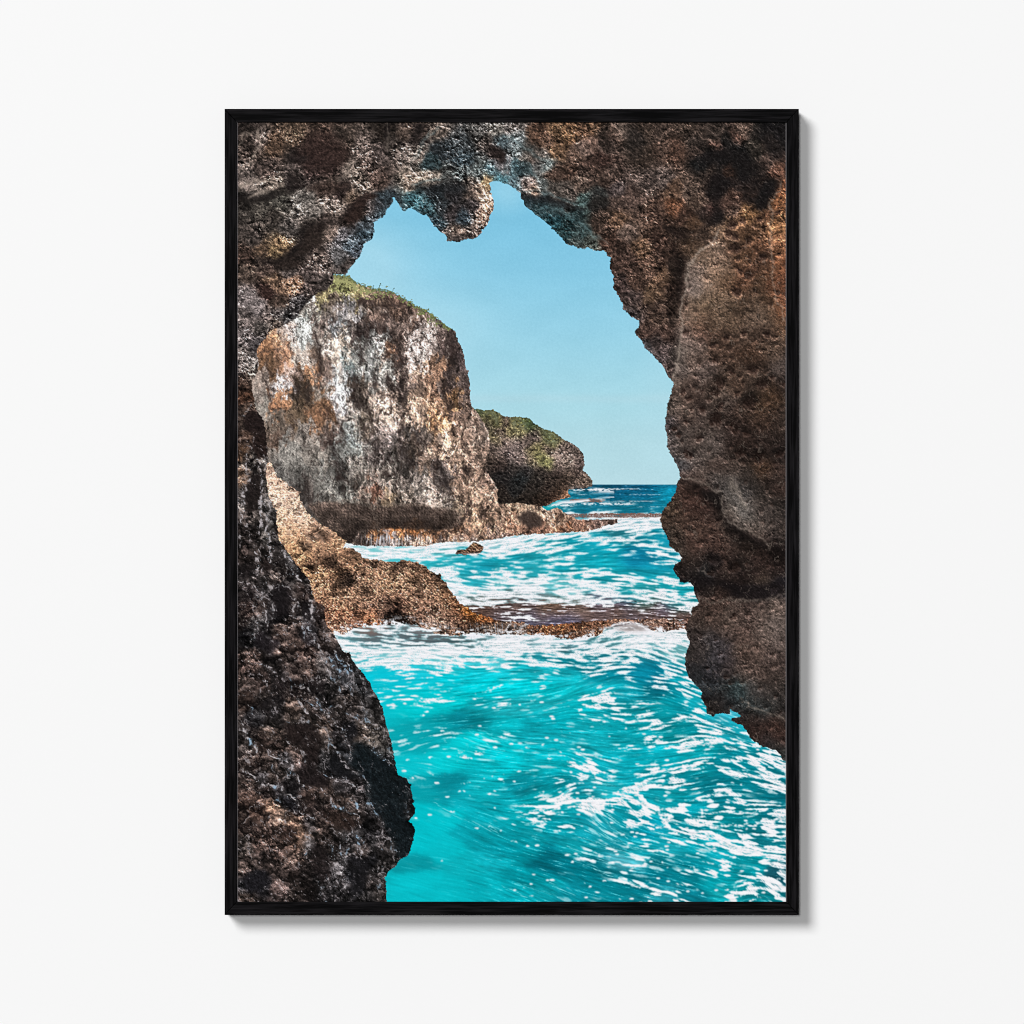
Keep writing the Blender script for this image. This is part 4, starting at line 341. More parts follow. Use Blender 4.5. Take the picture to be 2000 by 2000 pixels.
# pale wet lines over the dark rock at lower left, fields: points : width : strength
WET = '''
G: 80 0 60 200 50 300
G: 260 0 230 150 240 300 220 400
G: 320 100 290 350 330 560 330 680:1.3:1
G: 400 420 450 560 530 680 570 800 630 880:1.2:1
G: 180 560 210 650 200 780
G: 220 540 225 640:.8:.8
G: 60 300 120 340 200 330:.8:.7
G: 40 420 45 560:.8:.7
G: 130 380 120 470:.8:.7
G: 265 700 250 780:.8:.8
G: 490 680 480 780:.8:.6
G: 30 840 150 870 240 960 270 1080 290 1200 300 1300:1:.9
G: 150 1040 210 1150 200 1300 140 1420:1.3:.8
G: 250 900 290 850 340 920 350 980:.8:.8
G: 300 980 360 1080 350 1200:1:.8
G: 180 960 230 1000 250 1080:1:.7
G: 490 900 560 1000 600 1080 560 1160:1:.8
G: 570 1030 530 1150:.8:.8
G: 360 870 480 890 520 920:.8:.6
G: 520 1160 640 1220 640 1360 660 1410:.9:.85
G: 690 1000 730 1100 720 1200:1.4:1
G: 660 1150 680 1280 740 1400 800 1500:1.1:1
G: 700 990 690 1080:.8:.7
G: 740 1180 730 1260:.8:.6
G: 450 1290 510 1350:1:.7
G: 800 1500 850 1620 880 1720 940 1800:1.6:.7
G: 830 1540 870 1640 900 1740:1:.8
G: 930 1480 950 1560 1020 1620 1050 1700 1080 1800:1.1:.9
G: 900 1640 980 1680 970 1780:1:.9
G: 870 1560 940 1600:.9:.8
G: 240 1620 340 1680 400 1740:1:.9
G: 270 1760 300 1840 340 1920:1.1:.9
G: 560 1830 660 1850 720 1920:1:.8
G: 500 1720 530 1800 520 1880:.9:.5
G: 700 1680 720 1780 690 1850:.9:.5
G: 1050 1560 1090 1700 1130 1820:1:.8
G: 1150 1700 1210 1800 1230 1900:1:.6
G: 970 1840 1010 1930:1.3:.7
G: 1080 1840 1110 1930:1.1:.7
G: 780 1740 770 1860:.8:.6
G: 870 1350 900 1420:.8:.5
G: 750 870 720 960:.8:.7
D: 110 1350 100 1500 120 1640 60 1800 50 1930:1.1:.8
D: 200 1420 240 1560 260 1700 230 1850 250 1930:1.1:.8
D: 60 1030 140 940 170 900:1:.6
D: 160 1200 170 1320:.8:.5
D: 90 1560 70 1700:.9:.6
D: 290 1000 300 1120:.8:.5
D: 270 1400 290 1500:1:.7
J: 60 280 110 400 180 480 210 540:1.8:1
J: 310 510 360 580 480 600 540 690 600 790 630 850:1.1:1
J: 520 640 500 740 490 820:.9:.7
J: 330 650 390 760 410 840:.9:.6
J: 20 690 120 720 200 800 320 850 430 860 470 930 590 980 600 1050 630 1110:1.2:1
J: 210 880 240 920:.8:.8
J: 380 970 420 990:1:.7
J: 530 1080 570 1100:.9:.9
J: 700 1130 760 1160:.9:.8
J: 590 20 620 100 700 190:1.2:1
J: 640 30 830 130 920 240 1010 320 1040 420 1090 490 1080 590:1.3:1
J: 760 20 830 130:.8:.7
J: 830 20 850 70:.8:.9
J: 870 100 960 90 1010 100:.7:.6
J: 340 20 370 90 400 130:.8:.6
J: 130 90 180 190:.9:.7
J: 900 440 960 520 1010 600 1080 700 1180 730 1260 830 1250 1000 1310 1090 1390 1200 1380 1310 1480 1370 1510 1480:.9:.75
J: 780 700 870 760 910 750 960 800 1060 800 1130 860 1200 900:.9:.85
J: 460 400 540 470:.9:.9
J: 540 470 640 540 670 630:.8:.6
J: 470 240 560 240 680 240 720 280:.9:.6
J: 780 270 870 320 890 430 850 560:1.2:.5
J: 1210 390 1290 430 1310 520 1400 590 1470 640:1:.9
J: 1020 150 1090 180 1150 220:1.2:.7
J: 1150 180 1250 240 1370 300:1:.7
J: 1020 20 1030 100:.9:.6
J: 800 870 900 960 920 1030 1080 1090 1150 1120 1180 1240:1:.95
J: 1050 950 1130 1000 1170 1080:1.1:.9
J: 1140 1280 1170 1400 1190 1530:1.1:.9
J: 1100 1290 1040 1320 980 1290:1:.8
J: 1060 1310 1060 1420 1030 1540:1:.7
J: 900 1360 920 1460 950 1600 1000 1720 1050 1800:1.5:.9
J: 980 1400 1000 1540:1:.8
J: 700 1280 690 1400 650 1500:1.8:.7
J: 1220 1360 1220 1480:.8:.6
J: 1380 1310 1440 1360:1:.9
J: 1470 1380 1480 1480 1500 1560:1.2:.6
J: 1340 1340 1380 1440:.9:.6
J: 880 1680 870 1800:.8:.8
J: 950 1680 960 1800:.9:.8
J: 990 1680 1050 1810:.9:.9
J: 800 1800 830 1850 860 1930:1.3:.8
J: 1330 1600 1350 1650:1:.7
J: 1400 1600 1380 1680:1.2:.6
J: 1270 1660 1260 1760:.9:.5
J: 1370 1720 1350 1850:1.2:.5
J: 900 1240 950 1280:.9:.5
J: 1320 1000 1380 1080:.7:.5
J: 1600 1000 1610 1130:1:.5
J: 1610 860 1640 980:.8:.4
J: 1440 480 1480 580:1:.6
J: 1390 300 1440 420:1.2:.5
J: 1210 60 1240 200 1330 280:1.2:.5
J: 750 1700 790 1800:.9:.5
J: 20 260 80 330:1:.5
'''
# tan and grey ridge lines elsewhere in the cave wall
RIDGE = '''
C: 1280 1040 1200 1170 1100 1260 1020 1330 990 1430 970 1550 940 1700 910 1900:1.2:.8
F: 930 0 915 150 905 280 890 430 870 620 860 720:1.2:.7
C: 1880 600 1840 700 1770 800 1760 1000 1770 1200 1780 1450 1800 1650 1890 1900:1:.5
F: 930 1610 1050 1640 1180 1680 1300 1740:1:.5
F: 1380 1620 1450 1760 1540 1900:2.2:.6
I: 1300 60 1310 180 1370 280 1440 330 1540 360 1640 430 1740 490:1:.5
I: 1080 1010 1240 1040 1400 1010 1560 1040 1760 1010 1900 970:1:.4
A: 30 660 100 620 190 600 290 590 420 620:1.2:.8
A: 130 740 260 690 380 640 470 630:1.2:.7
A: 50 480 160 420 230 250 200 100:1.3:.6
A: 40 260 60 160 140 150:.8:.6
A: 1420 60 1440 200 1420 300:.8:.4
A: 1830 120 1760 260 1640 400:1.3:.5
A: 1090 380 1060 500 960 600:1.2:.4
B: 0 440 40 400 100 300 180 180 280 90:1.1:.5
B: 900 170 1020 220 1120 300 1250 400:1.6:.5
B: 1130 430 1170 520 1220 620:.8:.6
B: 860 560 910 480 920 380:1:.6
B: 20 640 120 620 230 570 300 590:1:.7
B: 30 700 120 780 220 880 300 960:.8:.6
B: 120 690 180 800 240 900:.8:.5
B: 1060 700 1180 690 1290 720 1450 760 1560 830 1670 800:1.2:.6
B: 1200 870 1330 850 1440 880 1600 980 1700 1080 1860 1200:1:.6
L: 1500 30 1620 120 1760 180 1880 200:1:.5
'''
DARKS = '''
A: 30 760 150 760 300 720 420 700:2.6:.8
A: 500 560 530 640:3:.6
A: 1430 60 1420 200:1.6:.8
A: 1740 80 1700 240:3:.7
A: 1200 720 1120 800 1050 880:1.6:.6
A: 620 1130 560 1240 450 1330 200 1340:2.6:.7
A: 820 980 700 1030 620 1080:2:.6
A: 490 380 650 370:2:.5
B: 0 630 130 650 260 610 400 600 560 620:1.6:.8
B: 740 260 830 330 900 410:2.2:.7
B: 1060 730 1250 750 1420 790 1600 850 1700 850:1.4:.7
C: 1100 380 1300 340 1480 400 1620 540 1780 640 1840 640:5:.6
C: 1220 480 1280 640 1240 760 1280 960:3.4:.6
C: 1480 770 1600 830 1720 810:2.6:.6
C: 560 560 620 640 700 520:1.4:.6
C: 740 1020 850 1060 960 1110:2:.6
C: 850 1250 900 1400 920 1560 900 1760:2.4:.5
F: 900 280 880 440 850 560:1.4:.5
F: 960 1640 1100 1700 1250 1760 1300 1860:2:.6
I: 1290 80 1320 240 1420 340 1560 420 1700 500 1880 560:2:.7
I: 1300 860 1450 960 1650 990 1880 940:4:.6
I: 900 840 1050 870 1120 840:3:.5
I: 1300 1900 1500 1850 1700 1900:1.4:.4
'''
PITS = rows('''
C: 1400 1010 60;1430 1230 55;1370 1090 40;1560 1160 40;1500 970 40;1830 890 25;1660 960 30;1430 1120 35;1560 1490 45;1480 1460 35;1230 1140 40;1170 1200 25;1440 1640 50;1820 1640 35;1690 1320 45;1850 1280 20;1560 1350 25;1380 860 20;1460 1330 25
F: 1280 710 65;1250 800 45;1250 1060 75;1570 900 80;1680 730 60;1600 590 60;1400 1110 45;1430 1165 40;860 1160 30;900 1220 30;970 1080 25;990 1400 45;1480 1370 55;1650 1420 65;1850 1380 40;1000 860 25;1400 600 40;1080 1240 40;960 1370 25;1010 960 20;960 240 40;1510 250 30;1730 250 35;1780 660 35;1230 350 35;1240 500 35;1180 880 30;1120 960 35;1440 800 30;1300 940 40;1530 1180 30;1880 720 30;940 800 30;1200 1100 25;1350 300 35
I: 1230 640 50;1420 710 60;1200 770 40;1330 1020 30;1420 1180 30;880 170 25;1000 380 25;1280 270 25
''', 3)

GROOVE = '''
D: 770 130 760 250 790 450 800 650 790 780:1.1:.9
D: 1170 380 1185 470 1180 560:1.2:.9
D: 1530 280 1560 500 1590 650 1600 800:1.2:.8
D: 940 850 960 1050 1010 1200 1030 1300:.9:.8
D: 900 1280 950 1400 960 1560:1.2:.7
D: 1330 560 1320 720 1340 800:.8:.8
D: 565 660 580 830:1.2:.7
D: 690 720 680 900:1.6:.7
D: 1540 1050 1560 1250 1550 1400:1:.8
D: 1450 690 1560 760 1600 900:1.6:.8
D: 240 560 280 700 330 860 330 950 490 960:.6:.8
D: 210 430 300 410 430 400 520 470:.6:.7
D: 300 460 290 560 330 660:.8:.6
D: 400 440 420 520 390 620:.7:.5
D: 1230 200 1240 330 1200 420:1.6:.7
D: 1290 480 1400 450 1500 460:.7:.7
D: 1300 660 1330 760 1360 850:.9:.7
D: 1120 660 1110 800 1180 930:1.8:.6
D: 1180 1060 1230 1250 1240 1450:1.2:.7
D: 1340 1250 1330 1450 1290 1600:1.2:.6
D: 1440 640 1420 700:1.4:.6
D: 960 1560 1010 1650 1030 1770:1.5:.7
D: 640 1560 700 1700 710 1850:1.8:.5
D: 1130 180 1160 300:1.4:.7
D: 1300 180 1420 230 1510 240:1.4:.6
D: 860 980 870 1120:.8:.5
D: 520 980 540 1180:1.4:.4
D: 1700 640 1740 780 1720 830:1.4:.6
D: 1550 1300 1660 1500:2:.5
E: 350 150 400 300 370 450 390 560 350 700 310 830:1.6:.8
E: 440 260 430 420 500 560:1.2:.7
E: 540 620 530 760 560 900:1:.6
E: 330 850 380 1000 440 1060:1.4:.7
E: 240 1080 280 1250 260 1400:1.2:.6
E: 250 1430 330 1600 330 1760:1.8:.5
E: 520 1480 560 1600:2:.6
E: 60 1150 80 1300:1.8:.5
E: 200 320 260 420:1.4:.5
E: 480 1250 560 1380 640 1480:1:.5
E: 640 1000 700 1150 720 1300:.8:.4
A: 900 1700 1000 1680:1.2:.6
A: 1150 1700 1300 1760 1450 1790:1.4:.7
A: 1320 1690 1480 1740 1620 1800:1.2:.6
A: 1380 1850 1500 1880:1.6:.6
A: 870 1720 890 1800:1.2:.6
'''
CREST = '''
D: 975 520 985 620 990 720:1.5:.9
D: 1300 1040 1400 1020 1440 1070 1510 1130:1.1:1
D: 1000 1040 1130 1010 1160 1080:1:.8
D: 1150 1060 1190 1300:.8:.7
D: 680 130 770 220 780 260:1:.8
D: 1060 20 1120 220:1:.7
D: 940 480 1010 500:1.2:.8
D: 880 170 830 210:.9:.7
D: 900 400 960 380 1050 440 1120 520:1.2:.7
D: 1280 900 1340 830 1420 860:1:.8
D: 1240 1080 1310 1160:1:.8
D: 1220 400 1210 560:.9:.5
D: 720 560 740 700 760 850:1:.4
D: 700 1560 720 1800:.8:.5
D: 1330 1400 1480 1600:.8:.5
D: 1460 700 1540 760 1590 820:.5:.7
D: 1520 900 1590 980:.6:.8
D: 560 380 620 440 700 440:1.4:.6
D: 420 220 470 200:1.2:.6
H: 90 40 180 40 210 110 280 160 330 130:1.1:.9
G: 1310 150 1340 90 1400 30 1460 20:1.2:.5
G: 1730 70 1800 40 1860 120 1930 160:1.1:.8
E: 260 700 300 850:1:.5
E: 270 1180 330 1330 420 1380:1.2:.6
E: 720 1570 790 1640 830 1730:.8:.5
E: 370 370 350 520:.7:.5
E: 600 980 690 1080 750 1180:.8:.4
A: 1140 1770 1200 1810 1280 1830:1:.7
A: 1330 1790 1450 1830:1:.6
A: 870 1790 940 1830:.9:.6
'''

# hollows in deep shade: outline, colour, softness, raggedness, strength
POCKETS = [
 ("A: 1200 720 1110 800 1060 870 1020 950 1060 985 1150 970 1190 930 1200 850 1240 790 1340 735 1290 712", (45, 35, 32), 1.4, 6, .92),
 ("A: 820 985 700 1025 650 1080 640 1160 580 1200 555 1290 640 1295 720 1230 800 1230 830 1180 800 1100 850 1030 900 990", (43, 36, 33), 1.6, 7, .85),
 ("A: 180 1320 300 1345 430 1330 520 1275 570 1290 620 1400 480 1450 350 1400 250 1370", (42, 35, 32), 2, 7, .8),
 ("A: 500 390 560 340 640 200 760 120 900 140 1040 230 1080 350 1030 450 880 545 760 500 680 520 600 430", (51, 39, 36), 5, 8, .72),
 ("A: 490 560 560 500 620 540 640 640 570 690 510 640", (42, 36, 34), 3, 7, .7),
 ("A: 250 1600 300 1560 350 1640 330 1720 270 1700", (46, 34, 31), 1.5, 5, .8),
 ("A: 20 735 150 760 290 720 420 640 560 690 580 720 440 720 330 790 160 805 20 785", (40, 36, 33), 1.8, 6, .8),
 ("A: 500 370 620 350 700 380 640 420 520 420", (38, 33, 32), 2, 5, .7),
 ("A: 640 640 800 610 1060 610 1080 660 960 700 780 700 660 690", (52, 41, 37), 2, 8, .6),
 ("A: 1420 50 1450 50 1440 220 1420 280 1410 180", (34, 29, 27), 1, 4, .8),
 ("A: 1690 60 1800 50 1740 180 1660 240 1680 140", (36, 31, 29), 2, 6, .75),
 ("B: 730 250 800 260 900 340 915 410 850 430 780 350", (44, 36, 34), 1.5, 5, .85),
 ("B: 120 690 240 620 380 600 560 630 540 720 400 700 280 720 200 780", (42, 44, 46), 2, 6, .7),
 ("B: 1050 725 1200 740 1400 775 1560 840 1680 850 1650 890 1500 850 1340 820 1200 800 1080 790", (36, 44, 48), 1.6, 6, .7),
 ("B: 1660 800 1760 770 1870 770 1880 840 1780 860 1690 860", (40, 40, 40), 2, 6, .8),
 ("C: 1070 370 1200 310 1400 290 1500 320 1640 440 1660 560 1700 640 1830 560 1850 640 1780 760 1700 830 1580 835 1480 770 1420 680 1330 630 1290 690 1270 840 1340 970 1240 1000 1200 900 1240 760 1200 560 1260 440 1180 460 1080 430", (27, 27, 28), 4, 11, .74),
 ("C: 1640 50 1905 50 1905 440 1830 400 1720 300 1660 200", (27, 27, 28), 4, 11, .7),
 ("C: 1000 180 1100 160 1180 260 1120 340 1000 330 960 250", (36, 34, 33), 4, 10, .6),
 ("C: 380 120 560 130 560 330 480 440 400 300", (44, 41, 39), 4, 10, .6),
 ("C: 60 780 180 740 250 770 200 830 80 860", (36, 36, 35), 2, 6, .85),
 ("C: 740 1015 850 1050 950 1090 980 1130 900 1130 800 1080", (42, 35, 32), 1.5, 6, .8),
 ("C: 900 1300 960 1330 940 1500 900 1700 860 1760 870 1500", (44, 37, 34), 2.5, 6, .7),
 ("I: 1040 800 1300 850 1500 880 1700 880 1905 850 1905 970 1760 1005 1600 1030 1450 1000 1320 900 1150 870 1040 860", (28, 26, 28), 3, 9, .85),
 ("I: 1180 600 1280 590 1320 680 1260 740 1190 720", (34, 31, 31), 2, 7, .8),
 ("I: 1330 200 1420 330 1500 370 1600 430 1750 500 1905 500 1905 560 1700 530 1560 500 1460 420 1360 320", (36, 32, 31), 2.5, 7, .8),
 ("F: 1090 1720 1240 1760 1300 1790 1320 1930 1230 1860 1130 1790", (36, 34, 34), 2, 7, .75),
 ("J: 470 260 640 250 760 290 820 380 800 480 780 640 700 700 660 560 560 480 480 420", (34, 28, 27), 2, 7, .85),
 ("J: 640 600 780 710 880 770 900 860 760 870 640 830 560 740", (31, 26, 26), 2, 7, .85),
 ("J: 1030 300 1140 260 1150 380 1060 420", (26, 25, 27), 1.5, 5, .85),
 ("J: 930 560 1040 600 1070 720 1160 760 1000 790 930 720 850 660", (25, 25, 27), 2, 6, .85),
 ("J: 780 1075 960 1080 1080 1110 1140 1180 1080 1285 950 1240 820 1160", (42, 33, 30), 2, 7, .8),
 ("J: 1180 440 1290 500 1400 600 1500 690 1540 740 1640 800 1655 950 1590 1060 1600 1190 1690 1240 1660 1390 1630 1500 1540 1530 1480 1380 1390 1180 1300 1060 1250 900 1200 740 1080 640 1100 480", (20, 26, 29), 3, 9, .8),
 ("J: 720 1430 830 1420 890 1560 900 1700 820 1780 740 1640", (32, 27, 27), 2, 7, .8),
 ("J: 1080 1540 1250 1540 1260 1680 1200 1860 1060 1860 1080 1700", (26, 25, 27), 2, 7, .85),
 ("J: 130 1650 300 1640 330 1760 250 1850 80 1830 60 1720", (28, 27, 30), 3, 8, .85),
 ("J: 260 20 420 0 430 150 330 220 240 130", (32, 29, 30), 2, 7, .8),
 ("J: 560 1000 700 1000 780 1080 700 1110 600 1060", (34, 29, 28), 2, 6, .6),
 ("J: 420 1250 540 1230 590 1300 520 1370 420 1340", (46, 35, 32), 3, 7, .7),
 ("J: 150 430 280 420 330 500 240 520", (38, 31, 29), 2, 6, .7),
 ("G: 370 880 500 900 540 1000 480 1170 380 1180 360 1000", (28, 25, 26), 2, 7, .85),
 ("G: 250 1340 420 1420 340 1560 240 1480 180 1440 200 1330", (29, 26, 28), 2, 7, .85),
 ("G: 280 620 350 700 300 790 230 720", (33, 27, 26), 1.5, 6, .85),
 ("G: 80 10 190 10 200 190 100 180", (32, 27, 26), 1.5, 5, .85),
 ("G: 40 690 180 680 200 800 60 830", (31, 27, 27), 1.5, 6, .8),
 ("G: 560 480 640 520 650 640 580 620 540 540", (31, 27, 27), 1.5, 6, .8),
 ("G: 640 1040 700 1080 690 1250 650 1200 620 1100", (32, 29, 30), 1.5, 5, .8),
 ("G: 660 1290 740 1400 700 1460 600 1380", (36, 32, 34), 1.5, 6, .7),
 ("G: 350 1760 460 1740 480 1860 380 1880", (34, 29, 29), 2, 6, .75),
 ("G: 700 1760 820 1760 830 1900 720 1900", (34, 30, 30), 2, 6, .75),
 ("G: 120 900 220 900 200 1000 100 1020", (33, 28, 28), 2, 6, .6),
 ("D: 170 1200 280 1180 300 1400 200 1440 160 1300", (36, 28, 26), 1.5, 5, .85),
 ("D: 70 1040 150 950 260 1060 250 1160 150 1190 90 1160", (34, 27, 26), 1.5, 5, .9),
 ("D: 120 1640 240 1560 255 1850 180 1920 100 1900", (33, 28, 27), 1.5, 5, .85),
]

LIPS = '''
G: 700 120 820 105 960 95 1100 80 1210 100 1290 160:1:.5
G: 1300 165 1350 140 1480 130 1640 120 1800 130 1900 170:.9:.6
H: 60 130 160 120 250 165 300 150 400 165 450 220 470 300:1:.8
G: 1290 170 1330 260 1340 350:1.4:.35
H: 980 240 1060 195 1150 180 1230 220:.8:.6
'''

# planes turned from or to the light in the pictured rocks: outline, gain, softness
HEADPLANES = [
 ("E: 730 1420 860 1455 1000 1490 1250 1530 1400 1570 1560 1600 1540 1640 1500 1720 1380 1800 1280 1860 840 1870 720 1600", .68, 1.2),
 ("E: 740 1250 850 1180 1000 1210 1080 1250 1000 1400 850 1380 760 1350", 1.14, 3),
 ("E: 1280 1400 1450 1340 1600 1400 1630 1480 1500 1500 1350 1480", 1.18, 2.5),
 ("E: 840 1790 1240 1800 1300 1850 850 1870", .75, 2),
]
CLIFFPLANES = [
 ("E: 340 180 430 260 480 420 520 600 560 800 540 900 440 1000 380 980 320 820 370 560 380 330", .68, 2),
 ("D: 1480 230 1540 260 1570 420 1590 620 1620 760 1600 930 1500 880 1460 760 1540 640 1520 420", .52, 2),
 ("D: 740 120 800 140 800 420 800 640 760 640 750 400", .66, 2),
 ("D: 1080 640 1190 660 1230 900 1150 950 1080 800", .64, 2),
 ("D: 1340 1260 1540 1300 1720 1230 1760 1350 1700 1560 1600 1600 1450 1500 1300 1560 1290 1400", .66, 2.5),
 ("D: 880 1260 980 1290 1040 1500 1020 1780 940 1700 950 1480", .68, 2),
 ("D: 600 1560 700 1600 700 1850 600 1860 560 1700", .76, 2.5),
 ("D: 560 680 620 640 700 700 700 900 620 940 550 860", .66, 2.5),
 ("D: 250 560 330 560 420 640 340 900 320 940 290 760", .80, 2),
 ("E: 240 1420 340 1500 400 1650 380 1800 280 1780 230 1600", .75, 2.5),
 ("E: 0 1150 90 1130 110 1350 40 1480 0 1450", .75, 2.5),
 ("E: 640 1000 760 1250 740 1380 690 1300 640 1180", .80, 2),
 ("A: 900 1700 1080 1680 1200 1720 1400 1760 1600 1830 1500 1890 1300 1840 1100 1800 950 1780", .74, 2.5),
 ("D: 1130 150 1300 160 1520 230 1480 280 1300 260 1200 330 1130 260", .66, 2),
 ("D: 960 500 1010 500 1040 800 1100 960 1040 1010 950 900", 1.22, 1.6),
 ("D: 1220 380 1330 290 1480 300 1530 500 1500 700 1400 720 1330 560 1220 600", 1.14, 2),
 ("D: 1300 850 1460 830 1480 1000 1540 1150 1450 1290 1340 1280 1320 1050", 1.18, 2),
 ("D: 1580 260 1900 160 1930 700 1650 640", 1.12, 3),
 ("E: 260 980 330 1060 400 1230 460 1400 360 1430 290 1300 250 1100", 1.18, 2.5),
 ("D: 1000 1030 1160 1020 1280 1180 1300 1260 1200 1240 1100 1090", 1.10, 2),
]
MIDPLANES = [
 ("G: 980 720 1080 730 1140 870 1000 920 900 930 930 830", .50, 1.6),
 ("G: 820 600 960 660 980 730 880 725 800 680", .58, 1.4),
 ("G: 1400 1150 1530 1100 1640 1240 1560 1250 1400 1210", .45, 1.4),
 ("G: 650 690 740 700 720 765 660 745", .6, 1.2),
 ("G: 600 480 700 500 700 590 640 560", .62, 1.2),
 ("G: 740 370 800 355 900 420 840 455", .62, 1.2),
 ("G: 1530 640 1620 660 1600 740 1480 720", .62, 1.4),
 ("G: 1260 660 1340 640 1400 700 1300 720", .66, 1.4),
 ("G: 1150 720 1210 700 1260 780 1190 800", .7, 1.4),
 ("G: 1180 930 1260 930 1280 990 1190 990", .7, 1.6),
 ("G: 1520 980 1600 1060 1540 1110 1480 1060", .62, 1.6),
 ("G: 1620 800 1740 840 1700 900 1600 870", .72, 1.8),
 ("H: 60 780 130 800 100 880 20 860", .68, 1.8),
 ("H: 230 780 310 790 330 860 250 850", .6, 1.4),
 ("H: 280 880 350 880 380 960 300 950", .7, 1.6),
 ("H: 30 1180 120 1200 80 1270 0 1260", .62, 1.6),
 ("H: 540 1210 760 1235 740 1330 560 1330", .72, 1.6),
 ("H: 1350 1340 1450 1350 1440 1385 1390 1385", .6, 1.2),
 ("G: 480 640 560 640 590 700 520 690", .7, 1.2),
 ("G: 400 120 470 60 560 100 520 170 440 170", .84, 1.6),
 ("G: 900 470 1000 460 1020 520 940 530", 1.15, 1.6),
 ("G: 330 0 480 0 620 140 560 260 420 200", 1.10, 3),
 ("G: 1000 560 1150 560 1200 640 1100 700 1000 660", .82, 2),
 ("H: 60 680 160 720 220 800 120 780 40 740", .72, 1.6),
]

CAVEPLANES = [
 ("C: 1500 890 1400 960 1290 1040 1200 1170 1100 1260 1020 1330 990 1430 970 1550 940 1700 910 1900 1150 1900 1300 1500 1420 1200 1560 1000", 1.16, 5),
 ("F: 930 0 915 150 905 280 890 430 870 620 860 720 800 1000 790 1200 860 1420 930 1600 1060 1500 1060 1000 1080 600 1120 200 1150 0", 1.12, 6),
 ("C: 960 1330 920 1500 900 1700 880 1900 780 1900 800 1600 860 1350 900 1230", .70, 3),
 ("F: 900 0 890 280 860 560 810 640 790 400 800 0", .76, 3),
 ("I: 1290 60 1320 240 1420 345 1560 430 1700 510 1905 560 1905 680 1700 620 1500 560 1350 430 1250 280 1230 120", .64, 3),
 ("F: 930 1640 1050 1680 1180 1720 1290 1780 1310 1930 1200 1900 1080 1800 960 1740", .74, 2.5),
 ("I: 1440 20 1560 0 1900 180 1905 420 1740 470 1640 420 1540 350 1440 320 1370 260", 1.10, 4),
 ("F: 1500 900 1905 700 1905 1700 1700 1800 1500 1650 1400 1400", .86, 9),
 ("I: 1400 1050 1905 970 1905 1450 1700 1600 1450 1500 1350 1250", 1.10, 7),
 ("I: 970 1260 1150 1300 1180 1700 1060 1830 960 1680", .86, 6),
 ("I: 850 640 1300 600 1500 700 1500 980 1050 960 900 850", .80, 5),
 ("C: 100 830 300 760 700 700 1000 760 1100 900 800 1000 400 960 200 1000", 1.06, 8),
 ("A: 1230 800 1460 760 1480 800 1400 920 1300 1000 1310 1080 1200 1200 1100 1390 1000 1470 960 1400 1100 1200 1180 1000", .80, 3),
 ("A: 860 1460 930 1480 910 1560 740 1690 600 1840 540 1800 680 1680", .66, 2.5),
 ("A: 20 560 300 480 560 560 480 640 300 640 60 700", 1.14, 4),
 ("A: 560 740 800 720 1080 780 960 900 700 960 560 880", 1.12, 5),
 ("A: 1080 400 1300 380 1420 560 1180 740 1080 640", 1.10, 5),
 ("A: 640 1260 900 1060 1060 1000 1180 1000 1050 1180 900 1350 760 1420", 1.08, 4),
 ("B: 180 640 560 600 600 760 540 1000 330 1080 200 940 100 800", .78, 4),
 ("B: 620 620 760 620 790 800 760 930 650 1090 620 1000 680 800", 1.16, 3),
 ("B: 280 180 720 180 760 420 600 520 250 520 150 400", .82, 6),
 ("J: 1060 60 1340 40 1440 420 1480 600 1300 560 1200 380", 1.10, 6),
 ("J: 20 1180 300 1150 520 1250 480 1500 300 1620 30 1560", 1.08, 8),
]

